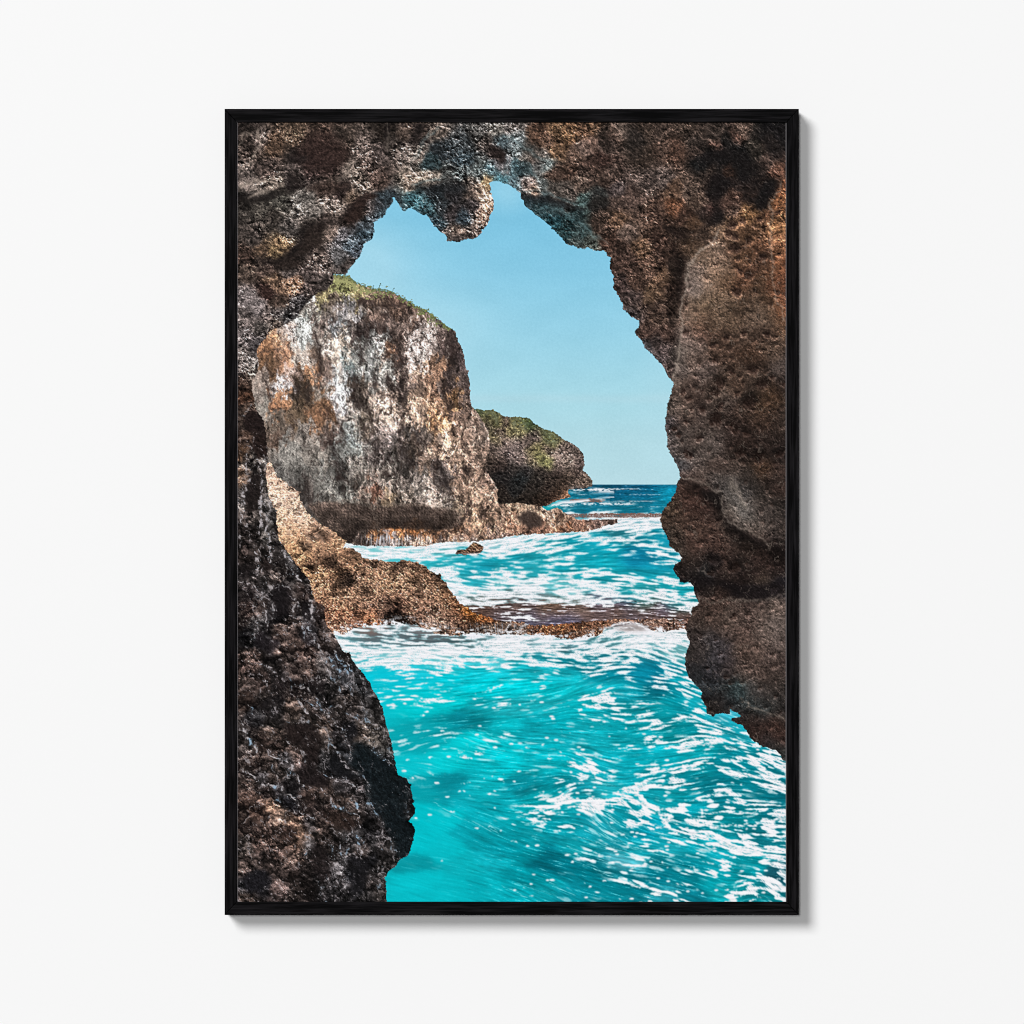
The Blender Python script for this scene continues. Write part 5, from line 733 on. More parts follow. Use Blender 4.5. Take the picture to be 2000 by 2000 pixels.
# lit knobs of the wet wall
LUMPS = [
 ("J: 280 290 360 270 430 330 440 420 330 460 260 400", 1.45, 1.3),
 ("J: 430 150 480 60 560 0 640 80 700 180 740 260 640 240 480 250 420 240", 1.35, 1.3),
 ("J: 760 280 860 310 900 430 870 560 820 520 830 420 800 340", 1.5, 1.3),
 ("J: 540 490 660 560 680 640 620 700 540 620", 1.4, 1.3),
 ("J: 100 690 220 680 320 760 400 840 250 840 120 760", 1.25, 1.3),
 ("J: 600 860 700 840 800 900 880 990 760 1040 640 1020 560 940", 1.55, 1.3),
 ("J: 820 880 900 870 960 930 1080 960 1140 1060 1060 1090 930 1040 860 960", 1.4, 1.3),
 ("J: 760 1190 870 1170 960 1210 950 1300 900 1330 780 1290", 1.4, 1.3),
 ("J: 250 1080 320 1030 420 1100 600 1190 660 1280 640 1420 590 1480 600 1330 520 1240 400 1200 300 1230", 1.5, 1.3),
 ("J: 20 830 120 850 240 930 300 1010 200 1060 60 1020", 1.25, 1.3),
 ("J: 320 1750 500 1700 620 1740 620 1850 480 1900 340 1850", 1.4, 1.3),
 ("J: 20 1530 110 1540 130 1640 60 1680", 1.35, 1.3),
 ("J: 40 1880 200 1860 220 1930 30 1930", 1.6, 1.3),
 ("J: 1180 280 1260 250 1360 330 1440 420 1400 460 1300 400 1200 390", 1.4, 1.3),
 ("J: 420 1480 560 1500 640 1580 560 1640 440 1590", 1.3, 1.3),
 ("J: 1000 1500 1040 1420 1080 1500 1040 1640 980 1680", 1.35, 1.3),
 ("J: 640 1290 720 1300 700 1450 640 1520", 1.35, 1.3),
 ("G: 350 1370 460 1290 520 1360 660 1410 780 1480 820 1540 700 1600 600 1600 520 1560 400 1540 330 1560", 1.5, 1.3),
 ("G: 100 1560 200 1510 250 1570 250 1640 320 1700 200 1720 40 1700", 1.45, 1.3),
 ("G: 30 1800 220 1750 280 1820 260 1900 40 1900", 1.4, 1.3),
 ("G: 400 1650 480 1620 540 1700 620 1660 700 1660 740 1720 640 1780 500 1780 420 1740", 1.4, 1.3),
 ("G: 40 1150 140 1030 220 1130 280 1100 290 1240 200 1200 100 1210", 1.45, 1.3),
 ("G: 490 940 580 970 600 1080 540 1080 500 1000", 1.5, 1.3),
 ("G: 770 1060 840 1090 840 1200 800 1230 760 1180", 1.3, 1.3),
 ("G: 310 720 400 780 480 820 400 870 310 810", 1.3, 1.3),
 ("G: 840 1300 940 1330 980 1440 900 1500 860 1420", 1.3, 1.3),
 ("G: 520 1160 640 1200 640 1300 560 1260", 1.35, 1.3),
 ("G: 60 860 160 870 240 960 220 1010 140 930 60 920", 1.35, 1.3),
 ("G: 150 560 220 550 220 660 170 700", 1.3, 1.3),
 ("G: 40 190 170 180 220 260 120 330 50 280", 1.3, 1.3),
 ("G: 290 60 350 120 330 300 290 280", 1.3, 1.3),
 ("G: 830 1520 900 1660 930 1800 880 1790 840 1680", 1.35, 1.3),
 ("D: 60 1400 120 1380 130 1480 90 1560 50 1500", 1.3, 1.3),
 ("D: 230 1420 290 1460 290 1560 240 1540", 1.4, 1.3),
 ("D: 250 1600 290 1640 290 1900 250 1880", 1.35, 1.3),
 ("D: 30 1780 90 1700 90 1900 30 1920", 1.35, 1.3),
]

# ------------------------------------------------------------------ the picture
def paint():
    one = np.ones_like(X)
    # shared noises
    wa = fbm(X / 26, Y / 26, 11, 3, 0.6); wb = fbm(X / 26, Y / 26, 23, 3, 0.6)
    fa = fbm(X / 7, Y / 7, 31, 2, 0.6); fb = fbm(X / 7, Y / 7, 37, 2, 0.6)
    g1 = norm(perlin(X / 2.6, Y / 2.6, 41)); g2 = norm(perlin(X / 4.6, Y / 4.6, 43))
    grain = norm(np.random.RandomState(5).rand(NH, NW).astype(F4))

    def warped(f, k=9.0, j=4.0):
        return np.stack([sample(f[..., i], X + wa * k + fa * j, Y + wb * k + fb * j) for i in range(f.shape[-1])], -1)

    # ---- sky
    t = (Y - 350) / 596
    sky = np.stack([np.interp(t, [0, .12, .3, .5, .72, .86, 1], v) for v in (
        [130, 124, 134, 150, 168, 176, 184], [198, 195, 200, 208, 216, 217, 219], [226, 225, 227, 229, 229, 227, 228])], -1).astype(F4)
    glow = np.exp(-(((X - 690) / 110) ** 2 + ((Y - 520) / 90) ** 2)) + .5 * np.exp(-(((X - 990) / 40) ** 2 + ((Y - 375) / 40) ** 2)) \
        + .55 * np.exp(-(((X - 830) / 120) ** 2 + ((Y - 640) / 60) ** 2)) + .4 * np.exp(-(((X - 1290) / 40) ** 2 + ((Y - 800) / 120) ** 2))
    glow = np.clip(glow + .42 * np.exp(-(((X - 760) / 210) ** 2 + ((Y - 640) / 190) ** 2)), 0, 1)
    sky = over(sky, (186, 225, 238), glow * .55)
    cl = np.exp(-((Y - 778 - fbm(X / 160, Y / 60, 61, 2) * 5) / 9) ** 2) * .22 + np.exp(-((Y - 860) / 30) ** 2) * .08
    sky = over(sky, (186, 212, 222), cl)
    sky += (norm(fbm(X / 90, Y / 45, 63, 3)) * .9 + g2 * .8)[..., None]
    img = sky

    # ---- water
    dy = np.maximum(Y - 946.5, .6)
    gx = (X - 1000) / dy; gz = 1500 / dy
    slope = field(FLOW, 20, 1.6)[..., 0]
    slope = blur(slope, 9)
    ang = np.arctan(slope)
    near = smooth(1000, 1500, Y)
    # streak noises that follow the surface (bigger towards the viewer)
    sx = 3.2 + 9 * near; sy = 1.6 + 3.2 * near
    n_f = perlin(X / 3.4, Y / 2.2, 71); n_m = perlin(X / 9, Y / 4.2, 73); n_l = fbm(X / 34, Y / 15, 77, 3, .6)
    st_f = norm(flow_smear(n_f, ang, 9)); st_m = norm(flow_smear(n_m, ang, 14)); st_l = norm(flow_smear(n_l, ang, 18))
    n_x = norm(perlin(X / 2.2, Y / 1.5, 79)); st_x = norm(flow_smear(n_x, ang, 4, 4))
    wcol = (1 + .05 * smooth(1240, 1330, Y))[..., None] * np.stack([sample(field(WATERC, 15, 1.7)[..., i], X + wa * 9 + fa * 3, Y + wb * 4 + fb * 1.5) for i in range(3)], -1)
    mean_w = np.stack([blur(wcol[..., i], 42) for i in range(3)], -1)
    wcol = np.clip(wcol + .38 * (wcol - mean_w) * smooth(1280, 1330, Y)[..., None], 0, 255)
    tex = st_l * .55 + st_m * .5 + st_f * .24
    calm = .22 + .78 * smooth(780, 960, X + .25 * (1400 - np.clip(Y, 1000, 1760)))
    amp = (.080 + .022 * near) * calm
    lum = np.exp(np.clip(tex * amp, -.5, .5))
    water = wcol * lum[..., None]
    # pale glints of sky on the crests of the ripples
    gl = smooth(1.2, 2.7, st_m * .6 + st_f * .7 + st_l * .35) * (.18 + .5 * near) * calm
    water = over(water, (120, 214, 222), gl * .75)
    dk = smooth(1.2, 2.6, -(st_m * .7 + st_l * .6 + st_f * .3)) * (.25 + .25 * near) * calm
    water = over(water, (4, 104, 116), dk * .4)
    # foam
    dens = field(FOAM, 11, 1.9, 2.0)[..., 0]
    dens = dens * (1 - .86 * smooth(1006, 990, Y))
    dens = sample(dens, X + wa * 8 + fa * 3, Y + wb * 4 + fb * 2)
    dq = np.maximum(dy, 300)
    pu = (X - 1000) * 27.7 / dq
    pv = np.where(dy > 300, -2898 * dq ** -.5, -2898 * 300 ** -.5 + (dy - 300) * 1449 * 300 ** -1.5)
    pv = pv - slope * (X - 1000) * .5 * 27.7 / dq
    f1, f2, cid = worley(pu * .85 + wa * .9 + fa * .22, pv * .95 + wb * .9 + fb * .22, 83)
    lace = norm(-np.minimum(f2 - f1, .45))                       # thin walls between cells: lacy foam
    a1, a2, _ = worley(pu * 2.9 + wb * .6, pv * 2.5 + wa * .6, 87)
    lace2 = norm(-np.minimum(a2 - a1, .45))
    blob = norm(fbm(pu * .8 + wa * .3, pv * .8 + wb * .3, 99, 5, .66)); blob2 = norm(flow_smear(fbm(pu * 2.4 + fa * .3, pv * 2.2 + fb * .3, 100, 3, .65), ang, 5, 4))
    def soft3(a):
        p = np.pad(a, 1, mode='edge')
        a = (p[:, :-2] + 2 * p[:, 1:-1] + p[:, 2:]) / 4
        return ((a[:-2] + 2 * a[1:-1] + a[2:]) / 4).astype(F4)
    N = soft3(blob * .70 + blob2 * .42 + st_m * .42 + st_f * .20 + lace * (.30 + .50 * near) + lace2 * .34 * near + st_l * .35 * (1 - near))
    N = rank(norm(flow_smear(N, ang, 9, 6)) * .80 + norm(N) * .34)
    open_w = smooth(1320, 1420, Y)
    thr = 1 - np.clip(dens ** (1.08 + .72 * open_w) * 1.04 - .012, 0, 1)
    fw = .15 - .07 * near
    foam = smooth(thr - fw, thr + fw * 1.5, N) * smooth(.03, .16, dens)
    thin = smooth(thr - .26, thr + .04, N) * smooth(.02, .3, dens)
    water = over(water, (140, 214, 222), thin * .46)
    # flecks drifting on open water
    q1, q2, qi = worley(X / 17 + fa * .12, Y / 8.5 + fb * .08, 91)
    fleck = smooth(.26, .14, q1 / (.2 + 1.5 * np.clip(qi - .5, 0, 1) * 1.6)) * (qi > .87)
    fleck = fleck * smooth(.30, .42, smooth(1290, 1420, Y) * (.2 + .8 * smooth(-.4, .7, wa + wb)) * smooth(.012, .06, dens))
    foam = soft3(foam)
    veil = 1 - .40 * smooth(-.1, 1.5, -(lace2 * .6 + blob2 * .55 + st_m * .3)) * (1 - .3 * smooth(.8, .97, dens))
    foam = np.maximum(foam * veil, soft3(fleck))
    fl = .965 + .012 * np.clip(st_x * .5 + g1 * .5, -2, 1.2) + .03 * np.clip(st_m * .7 + blob2 * .5, -2, 1)
    shade = np.clip(smooth(.1, 1.8, -(blob2 * .5 + st_m * .6 + lace2 * .35)) * .40 + .12 * (1 - smooth(0, .16, N - thr)), 0, 1)
    fcol = np.stack([246 * fl, 246 * fl, 250 * fl], -1)
    fcol = over(fcol, (176, 204, 212), shade)
    water = over(water, np.float32(0), np.zeros_like(foam)) * (1 - foam[..., None]) + fcol * foam[..., None]
    # far water: fine horizontal chop
    far = smooth(1015, 960, Y)
    chop = norm(perlin(X / 5, Y / 1.5, 95)) * .6 + norm(perlin(X / 14, Y / 2.4, 97)) * .6
    water = water * (1 + (far * .10 * chop * (1 - foam))[..., None])
    water = over(water, (205, 222, 230), far * smooth(1.9, 2.6, chop) * .5)
    for x0, x1, yc, h, k in ((1110, 1210, 957, 2.2, 1), (1150, 1262, 955, 1.2, .8), (1060, 1130, 987, 2.4, 1), (1110, 1250, 984, 2.6, .9), (1180, 1290, 979, 1.1, .6), (1215, 1300, 966, .8, .5), (1120, 1160, 966, .8, .6), (1240, 1310, 990, 1.2, .5)):
        bar = np.exp(-((Y - yc - 1.6 * fa - .8 * fb) / h) ** 2) * smooth(x0, x0 + 14, X) * smooth(x1, x1 - 22, X) * smooth(-1.2, .4, chop + .7 * norm(wa))
        water = over(water, (238, 240, 243), np.clip(bar * k, 0, 1))
    # submerged weed reef: brown glitter over the flat rock
    reef = rough(fill(FLATREEF), 5, 16, 101)
    rip = st_m * .5 + st_f * .7 + st_x * .4
    rcol = wcol * np.exp(.28 * rip)[..., None]
    rcol = over(rcol, (214, 212, 222), smooth(1.1, 1.9, rip) * .75)
    rcol = over(rcol, (62, 44, 38), smooth(.9, 2.0, -rip) * .6)
    rf = foam * smooth(.3, .5, N - thr + .35)
    rcol = rcol * (1 - rf[..., None]) + fcol * rf[..., None]
    water = water * (1 - reef[..., None]) + rcol * reef[..., None]
    wm = smooth(945.6, 947.2, Y)
    img = img * (1 - wm[..., None]) + water * wm[..., None]
    # low brown reef strips far out
    for x0, x1, y0, h in ((1112, 1182, 977.5, 3.6), (1104, 1300, 1007, 4.2), (1160, 1300, 1004, 1.6)):
        m = smooth(1.1, .8, np.sqrt(((X - (x0 + x1) / 2) / ((x1 - x0) / 2)) ** 6 + ((Y - y0 + fa * 1.5) / h) ** 2))
        img = over(img, (120, 92, 84), np.clip(m * (.85 + .25 * g1), 0, 1))

    # ---- rock relief used by every rock
    def rockrelief(sx, sy, seed, lx, ly, smear=None, slen=0, octs=5, gain=.62):
        h = fbm(X / sx + wa * .35, Y / sy + wb * .35, seed, octs, gain, True)
        if smear is not None:
            h = flow_smear(h, smear, slen, 6)
        return (h,) + relief(h, lx, ly, 5)

    def shade_rock(col, e, c, ke, kc, hi=(205, 190, 180), lo=(24, 20, 20), hk=.5, fine=.10):
        d = ke * np.clip(e, -2.6, 2.6) + kc * np.clip(c, -2.6, 2.2) + fine * g1 + fine * .8 * g2
        out = col * np.exp(d - (ke * ke + kc * kc) * .42)[..., None]
        out = out.mean(-1, keepdims=True) * .16 + out * .84
        out = over(out, hi, smooth(1.3, 3.0, e + c * .6) * hk * .5)
        out = over(out, lo, smooth(1.2, 3.2, -(e * .6 + c)) * .55)
        return out

    def crevices(sx, sy, seed, lx=-.5, ly=-.85, lo=.75, hi=1.2):
        n = norm(fbm(X / sx + wa * .45 + fa * .08, Y / sy + wb * .45 + fb * .08, seed, 3, .62))
        d = smooth(lo, hi, n)
        gy, gx = np.gradient(d)
        lip = (gx * lx + gy * ly)
        return d, lip / (lip.std() + 1e-6)

    def carve(rock, k, specs, kd=.62, kl=.15):
        for sp in specs:
            d, lip = crevices(*sp)
            rock = rock * np.exp(-kd * (d - 1.25 * d.mean()) * k + kl * np.clip(lip, -2.5, 3) * k)[..., None]
        return rock

    def planes(rock, recs, rag=6, wl=12):
        dx = fbm(X / wl, Y / wl, 245, 3, .65) * rag; dy_ = fbm(X / wl, Y / wl, 295, 3, .65) * rag
        for outline, gain, soft in recs:
            pts = poly(outline); pad = 14 + rag + 4 * soft
            c0 = max(0, int((min(p[0] for p in pts) - pad - PX0) * RES)); c1 = min(NW, int((max(p[0] for p in pts) + pad - PX0) * RES))
            r0 = max(0, int((min(p[1] for p in pts) - pad - PY0) * RES)); r1 = min(NH, int((max(p[1] for p in pts) + pad - PY0) * RES))
            w = (slice(r0, r1), slice(c0, c1))
            pm = blur(smooth(.1, .9, sample(fill(pts), X[w] + dx[w], Y[w] + dy_[w])), soft)
            rock[w] = rock[w] * (1 + (gain - 1) * pm)[..., None]
        return rock

    # far headland
    m = rough(fill(HEADLAND), 3.0, 7, 111)
    h, e, c = rockrelief(11, 9, 113, -.8, .7)
    col = warped(field(HEADC, 7), 5, 3)
    veg = smooth(8, 30, col[..., 1] - col[..., 2] - 8) * smooth(-6, 6, col[..., 1] - col[..., 0] + 2)
    rock = shade_rock(col, e, c, .15, .13, (196, 182, 178), (30, 26, 28), .4)
    rock = carve(rock, 1.0, ((12, 7, 301, -.7, -.7),), .5, .13)
    rock = carve(rock, 1.0, ((5, 4.5, 303, -.7, -.7, 1.0, 1.5),), .35, .07)
    rock = planes(rock, HEADPLANES, 4, 8)
    leaf = norm(perlin(X / 3.2, Y / 2.6, 115)) * .6 + norm(perlin(X / 7, Y / 5, 116)) * .6
    green = col * np.exp(.22 * leaf)[..., None]; green = green.mean(-1, keepdims=True) * .4 + green * .6; top = np.interp(X[0], [924, 945, 963, 984, 1015, 1034, 1059, 1090, 1119, 1141], [797, 802, 800, 813, 814, 816, 837, 849, 867, 890]).astype(F4)[None, :]
    veg = veg * smooth(-1.3, .2, leaf) * (.30 + .70 * smooth(40, 16, Y - top))
    rock = rock * np.array((1.06, 1.0, .95), F4)
    rock = rock * (1 - veg[..., None]) + green * veg[..., None]
    img = img * (1 - m[..., None]) + rock * m[..., None]
    spl = smooth(.35, .75, N) * np.exp(-((Y - 958) / 5) ** 2) * smooth(1105, 1125, X) + smooth(.4, .8, N) * np.exp(-((Y - 984 + .1 * (X - 1090)) / 4) ** 2) * smooth(1070, 1100, X)
    img = over(img, (238, 238, 242), np.clip(spl, 0, 1) * (X < 1200))

    # main cliff
    m = rough(fill(CLIFF), 3.2, 8, 121)
    lean = 1.62 + .18 * fbm(X / 80, Y / 80, 123, 2) - .55 * smooth(830, 930, X)
    h, e, c = rockrelief(12, 14, 125, -.9, .55)
    h2, e2, c2 = rockrelief(6, 6.5, 127, -.8, .7, None, 0, 4)
    cf = field(CLIFFC, 6.5)
    qa = norm(fbm(X / 15, Y / 24, 138, 4, .65)); qb = norm(fbm(X / 15, Y / 24, 148, 4, .65))
    col = np.stack([sample(cf[..., i], X + qa * 5 + fa * 4, Y + qb * 9 + fb * 5) for i in range(3)], -1) * 1.10
    col = (col.mean(-1, keepdims=True) * .12 + col * .88) * np.array((1.01, .985, .96), F4)
    stv = norm(flow_smear(perlin(X / 5, Y / 9, 129), lean, 34, 8))
    smo = np.clip(.55 + .5 * norm(blur(wa, 12)), .25, 1.25)          # smoother and rougher patches
    smo = smo * (.62 + .38 * smooth(700, 760, X))
    k = (1 - .55 * smooth(690, 610, X) * smooth(640, 700, Y))
    rock = shade_rock(col, e * .7 + e2 * .7, c * .7 + c2 * .6, .105 * k, .10 * k, (226, 214, 206), (34, 28, 27), .36, .06)
    ml = fbm(X / 30 + wa * .6, Y / 44 + wb * .6, 128, 3, .6, True)
    me, mc = relief(blur(ml, 1.2), -.9, .5, 12)
    rock = rock * np.exp(.13 * np.clip(me, -2.2, 2.2) * k + .09 * np.clip(mc, -2.5, 2) * k)[..., None]
    rock = rock * np.exp(.03 * stv)[..., None]
    b1, b2, bid = worley(X / 26 + wa * .9 + fa * .1, Y / 42 + wb * .9 + fb * .1, 305)
    slab_t = blur(bid, 1.0) - .5
    rock = rock * np.exp((.34 * slab_t - .42 * smooth(.10, .01, b2 - b1) * smooth(-.5, .6, wa)) * (.4 + .6 * k))[..., None]
    kk = .78 * (.35 + .65 * k) * (.55 + .6 * smooth(-.8, 1.0, norm(blur(wb, 10)) + .8 * smooth(720, 820, X)))
    rock = carve(rock, kk, ((22, 30, 307, -.8, -.5, .8, 1.15), (10, 12, 309, -.8, -.5, .9, 1.4)), .52, .13)
    rock = carve(rock, kk, ((5.5, 6, 311, -.8, -.5, 1.0, 1.5),), .34, .07)
    rock = planes(rock, [(o, 1 + (g - 1) * .62, q) for o, g, q in CLIFFPLANES])
    gr = np.clip(strokes(GROOVE, 4.8, 9, 15, 134) * (.95 + .12 * g1 - .15 * e2), 0, 1)
    rock = over(rock, (50, 41, 39), gr * .78)
    cr = np.clip(strokes(CREST, 3.4, 8, 11, 136) * (.85 + .22 * e2 + .12 * g1), 0, 1)
    rock = over(rock, (222, 206, 194), cr * .75)
    crack = smooth(.86, .97, fbm(X / 34 + wa * .8, Y / 70 + wb * .5, 131, 3, .55, True) + .25) * .55
    rock = over(rock, (48, 38, 35), crack * (.35 + .65 * k))
    pep = smooth(1.5, 2.3, norm(perlin(X / 4, Y / 4.6, 133)) + .3 * wa) * smooth(640, 700, X)
    rock = over(rock, (52, 48, 49), pep * .55)
    # deep undercut at the waterline and the hole beside it
    dk = blur(rough(fill(LEDGE_DARK), 6, 12, 135, .35), .8)
    under = np.array((64, 54, 49), F4) * np.exp(.16 * e2 + .08 * g1 + .16 * norm(wa) + .10 * c + .010 * (1005 - Y) + .22 * smooth(720, 640, X))[..., None]
    rock = rock * (1 - dk[..., None] * .92) + under * dk[..., None] * .92
    lipm = np.clip(strokes(LIPS, 2.6, 6, 11, 142) * (.75 + .3 * e2 + .15 * g1), 0, 1)
    rock = over(rock, (168, 148, 134), lipm * .7)
    hole = blur(rough(fill(HOLE), 5, 10, 137, .4), 1.5)
    rock = over(rock, (60, 50, 46), hole * .92) + (hole * (g1 * 2.5 + e2 * 4))[..., None]
    # weed-covered shelf, wet front with falling water
    shelf = smooth(1034, 1040, Y + 3 * fa + .0 * X) * smooth(1200, 1120, X)
    weed = norm(perlin(X / 2.8, Y / 2.0, 139)) * .7 + norm(perlin(X / 6, Y / 4, 141)) * .5
    rock = rock * np.exp(.16 * weed * shelf)[..., None]
    fallm = smooth(1041, 1049, Y + .01 * (X - 800)) * smooth(690, 720, X) * smooth(960, 850, X)
    falls = smooth(.15, 1.4, norm(perlin(X / 2.6, Y / 26, 143)) + .5 * norm(perlin(X / 7, Y / 40, 145)))
    rock = over(rock, (206, 206, 212), fallm * falls * (.25 + .6 * np.exp(-((X - 757) / 26) ** 2) + .3 * smooth(-.2, .8, norm(fbm(X / 30, Y / 60, 149, 2)))))
    rock = over(rock, (60, 46, 42), fallm * smooth(.3, 1.6, -norm(perlin(X / 3.2, Y / 22, 147))) * .6)
    img = img * (1 - m[..., None]) + rock * m[..., None]
    img_c = img
    # bushes and grass along the top of the cliff
    edge = np.interp(X[0], [640, 657, 680, 696, 719, 737, 750, 760, 783, 800, 812, 833, 858, 872, 882],
                     [530, 535, 539, 552, 560, 566, 565, 568, 579, 589, 597, 608, 626, 637, 643]).astype(F4)[None, :]
    tall = np.interp(X[0], [640, 690, 735, 752, 765, 800, 820, 850, 880], [6, 5, 4, 13, 4, 6, 8, 5, 1]).astype(F4)[None, :]
    deep = np.interp(X[0], [640, 690, 720, 760, 800, 840, 870, 885], [30, 26, 18, 9, 8, 16, 8, 2]).astype(F4)[None, :]
    d = Y - edge
    tuft = norm(perlin(X / 3.4, Y / 3.0, 151)) * .7 + norm(perlin(X / 8, Y / 7, 153)) * .7
    up = smooth(.15, .5, tuft * .5 + .55 + d / np.maximum(tall, 1)) * (d < 1) * (X > 648) * (X < 884)
    body = smooth(-.2, .4, tuft * .8 + 1.0 - d / np.maximum(deep, 1) * 1.5) * (d >= -1) * (d < deep * 1.4) * (X > 640) * (X < 884)
    bush = np.clip(up + body, 0, 1) * (.55 + .45 * smooth(-.5, .5, tuft))
    gcol = np.stack([72 + 62 * smooth(-1, 2, tuft), 84 + 56 * smooth(-1, 2, tuft), 56 + 34 * smooth(-1, 2, tuft)], -1)
    lite = smooth(780, 690, X) * smooth(0, 10, d) * .75
    gcol = over(gcol, (176, 172, 122), lite)
    gcol = over(gcol, (44, 62, 38), smooth(.2, 1.4, -tuft) * .75)
    bush = bush * (1 - .75 * smooth(2, 12, d) * smooth(.3, -.6, tuft + .5 * g2))
    twig = (np.abs((X - 741) + .35 * (Y - 560)) < .9) & (Y > 553) & (Y < 568) | (np.abs((X - 834) - .8 * (607 - Y)) < .9) & (Y > 601) & (Y < 610) \
        | (np.abs((X - 729) + .2 * (Y - 560)) < .8) & (Y > 556) & (Y < 566) | (np.abs((X - 766) - .6 * (569 - Y)) < .8) & (Y > 562) & (Y < 571)
    img = img * (1 - bush[..., None]) + gcol * bush[..., None]
    img = over(img, (62, 84, 60), twig * .8)

    # small rock in the surf
    m = rough(fill(STACK), 2.4, 6, 161)
    h, e, c = rockrelief(8, 6, 163, -.7, .8, None, 0, 4)
    col = np.stack([np.interp(Y, [1058, 1070, 1084], v) for v in ([120, 104, 70], [88, 74, 52], [62, 56, 42])], -1)
    img = img * (1 - m[..., None]) + shade_rock(col, e, c, .45, .3) * m[..., None]
    img = over(img, (240, 240, 243), np.clip(np.exp(-((Y - 1084 + .05 * (X - 917)) / 3) ** 2) * smooth(880, 890, X) * smooth(955, 940, X), 0, 1) * smooth(.3, .6, N))

    # lit rock and its shelf across the inlet
    m = rough(fill(MIDROCK), 5.5, 9, 171)
    dia = np.full_like(X, 1.0)
    h, e, c = rockrelief(15, 12, 173, -.8, .8)
    h2, e2, c2 = rockrelief(6, 5, 175, -.8, .8, None, 0, 4)
    col = warped(field(MIDC, 8), 6, 3.5)
    crisp = norm(perlin(X / 3.0, Y / 2.6, 177))
    low = smooth(1060, 1120, Y)
    rock = shade_rock(col, e * .75 + e2 * (.5 + .5 * low), c * .8 + c2 * .6 + crisp * .3 * low, .10 + .07 * low, .10 + .06 * low, (232, 206, 188), (40, 30, 28), .4, .06)
    rock = over(rock, (206, 172, 150), smooth(1.0, 2.2, crisp + .4 * e2) * low * .36 * smooth(60, 90, col[..., 0]))
    rock = over(rock, (48, 34, 30), smooth(.9, 2.2, -crisp - .3 * e2) * low * .42)
    rock = carve(rock, .75 + .25 * low, ((26, 18, 313, -.7, -.8, .8, 1.15), (11, 8, 315, -.7, -.8, .85, 1.3)), .52, .15)
    rock = carve(rock, .35 + .65 * low, ((5.5, 5, 317, -.7, -.8),), .40, .09)
    rock = planes(rock, MIDPLANES, 7, 10)
    rock = rock * ((.97 + .14 * smooth(1100, 1000, Y))[..., None] * np.array((1.03, .98, .93), F4))
    rock = over(rock, (214, 186, 170), smooth(.4, 1.6, norm(fbm(X / 22, Y / 16, 319, 3))) * smooth(1100, 1020, Y) * .35)
    face = smooth(1214, 1222, Y) * smooth(905, 930, X)
    fal = smooth(.5, 1.7, norm(perlin(X / 2.4 - (Y - 1220) * .05, Y / 30, 181)) + .5 * norm(perlin(X / 18, Y / 60, 183))) * smooth(1090, 1030, X)
    rock = over(rock, (196, 198, 206), face * fal * .55)
    rock = over(rock, (58, 44, 38), face * smooth(.3, 1.8, -norm(perlin(X / 3, Y / 16, 185))) * .5)
    foot = np.interp(X[0], [640, 690, 730, 800, 830, 860, 900, 916, 1048, 1090, 1131, 1165, 1180, 1230, 1290, 1345],
                     [1238, 1226, 1220, 1216, 1227, 1230, 1240, 1237, 1240, 1248, 1248, 1241, 1234, 1226, 1232, 1228]).astype(F4)[None, :]
    img = img * (1 - m[..., None]) + rock * m[..., None]
    wash = smooth(.50, .84, N * .6 + .4 * rank(norm(fa) + .4 * g2)) * np.exp(-((Y - foot) / 11) ** 2) * (X > 640) * (X < 1350)
    img = over(img, (236, 237, 242), np.clip(wash * 1.1, 0, 1))
    # rearing wave in front of the shelf
    cur = np.exp(-(((X - 1236) / 34) ** 2 + ((Y - 1226) / 8.5) ** 2) ** 2)
    img = over(img, (150, 138, 136), cur * .8)
    wl = strokes('''
I: 180 1310 260 1270 360 1240 480 1235 560 1280 640 1330 740 1360:1.3:1
I: 250 1315 340 1290 440 1280 520 1320:1:.8
I: 420 1320 500 1345 600 1350:1:.8
I: 300 1340 460 1330 620 1345 800 1340:1.4:.9
H: 870 1340 920 1290 960 1240:1:.8
H: 1020 1340 1050 1290 1090 1250:1.5:.8
''', 2.2, 3, 9, 187)
    img = over(img, (238, 236, 240), np.clip(wl * (.7 + .35 * st_x), 0, 1))
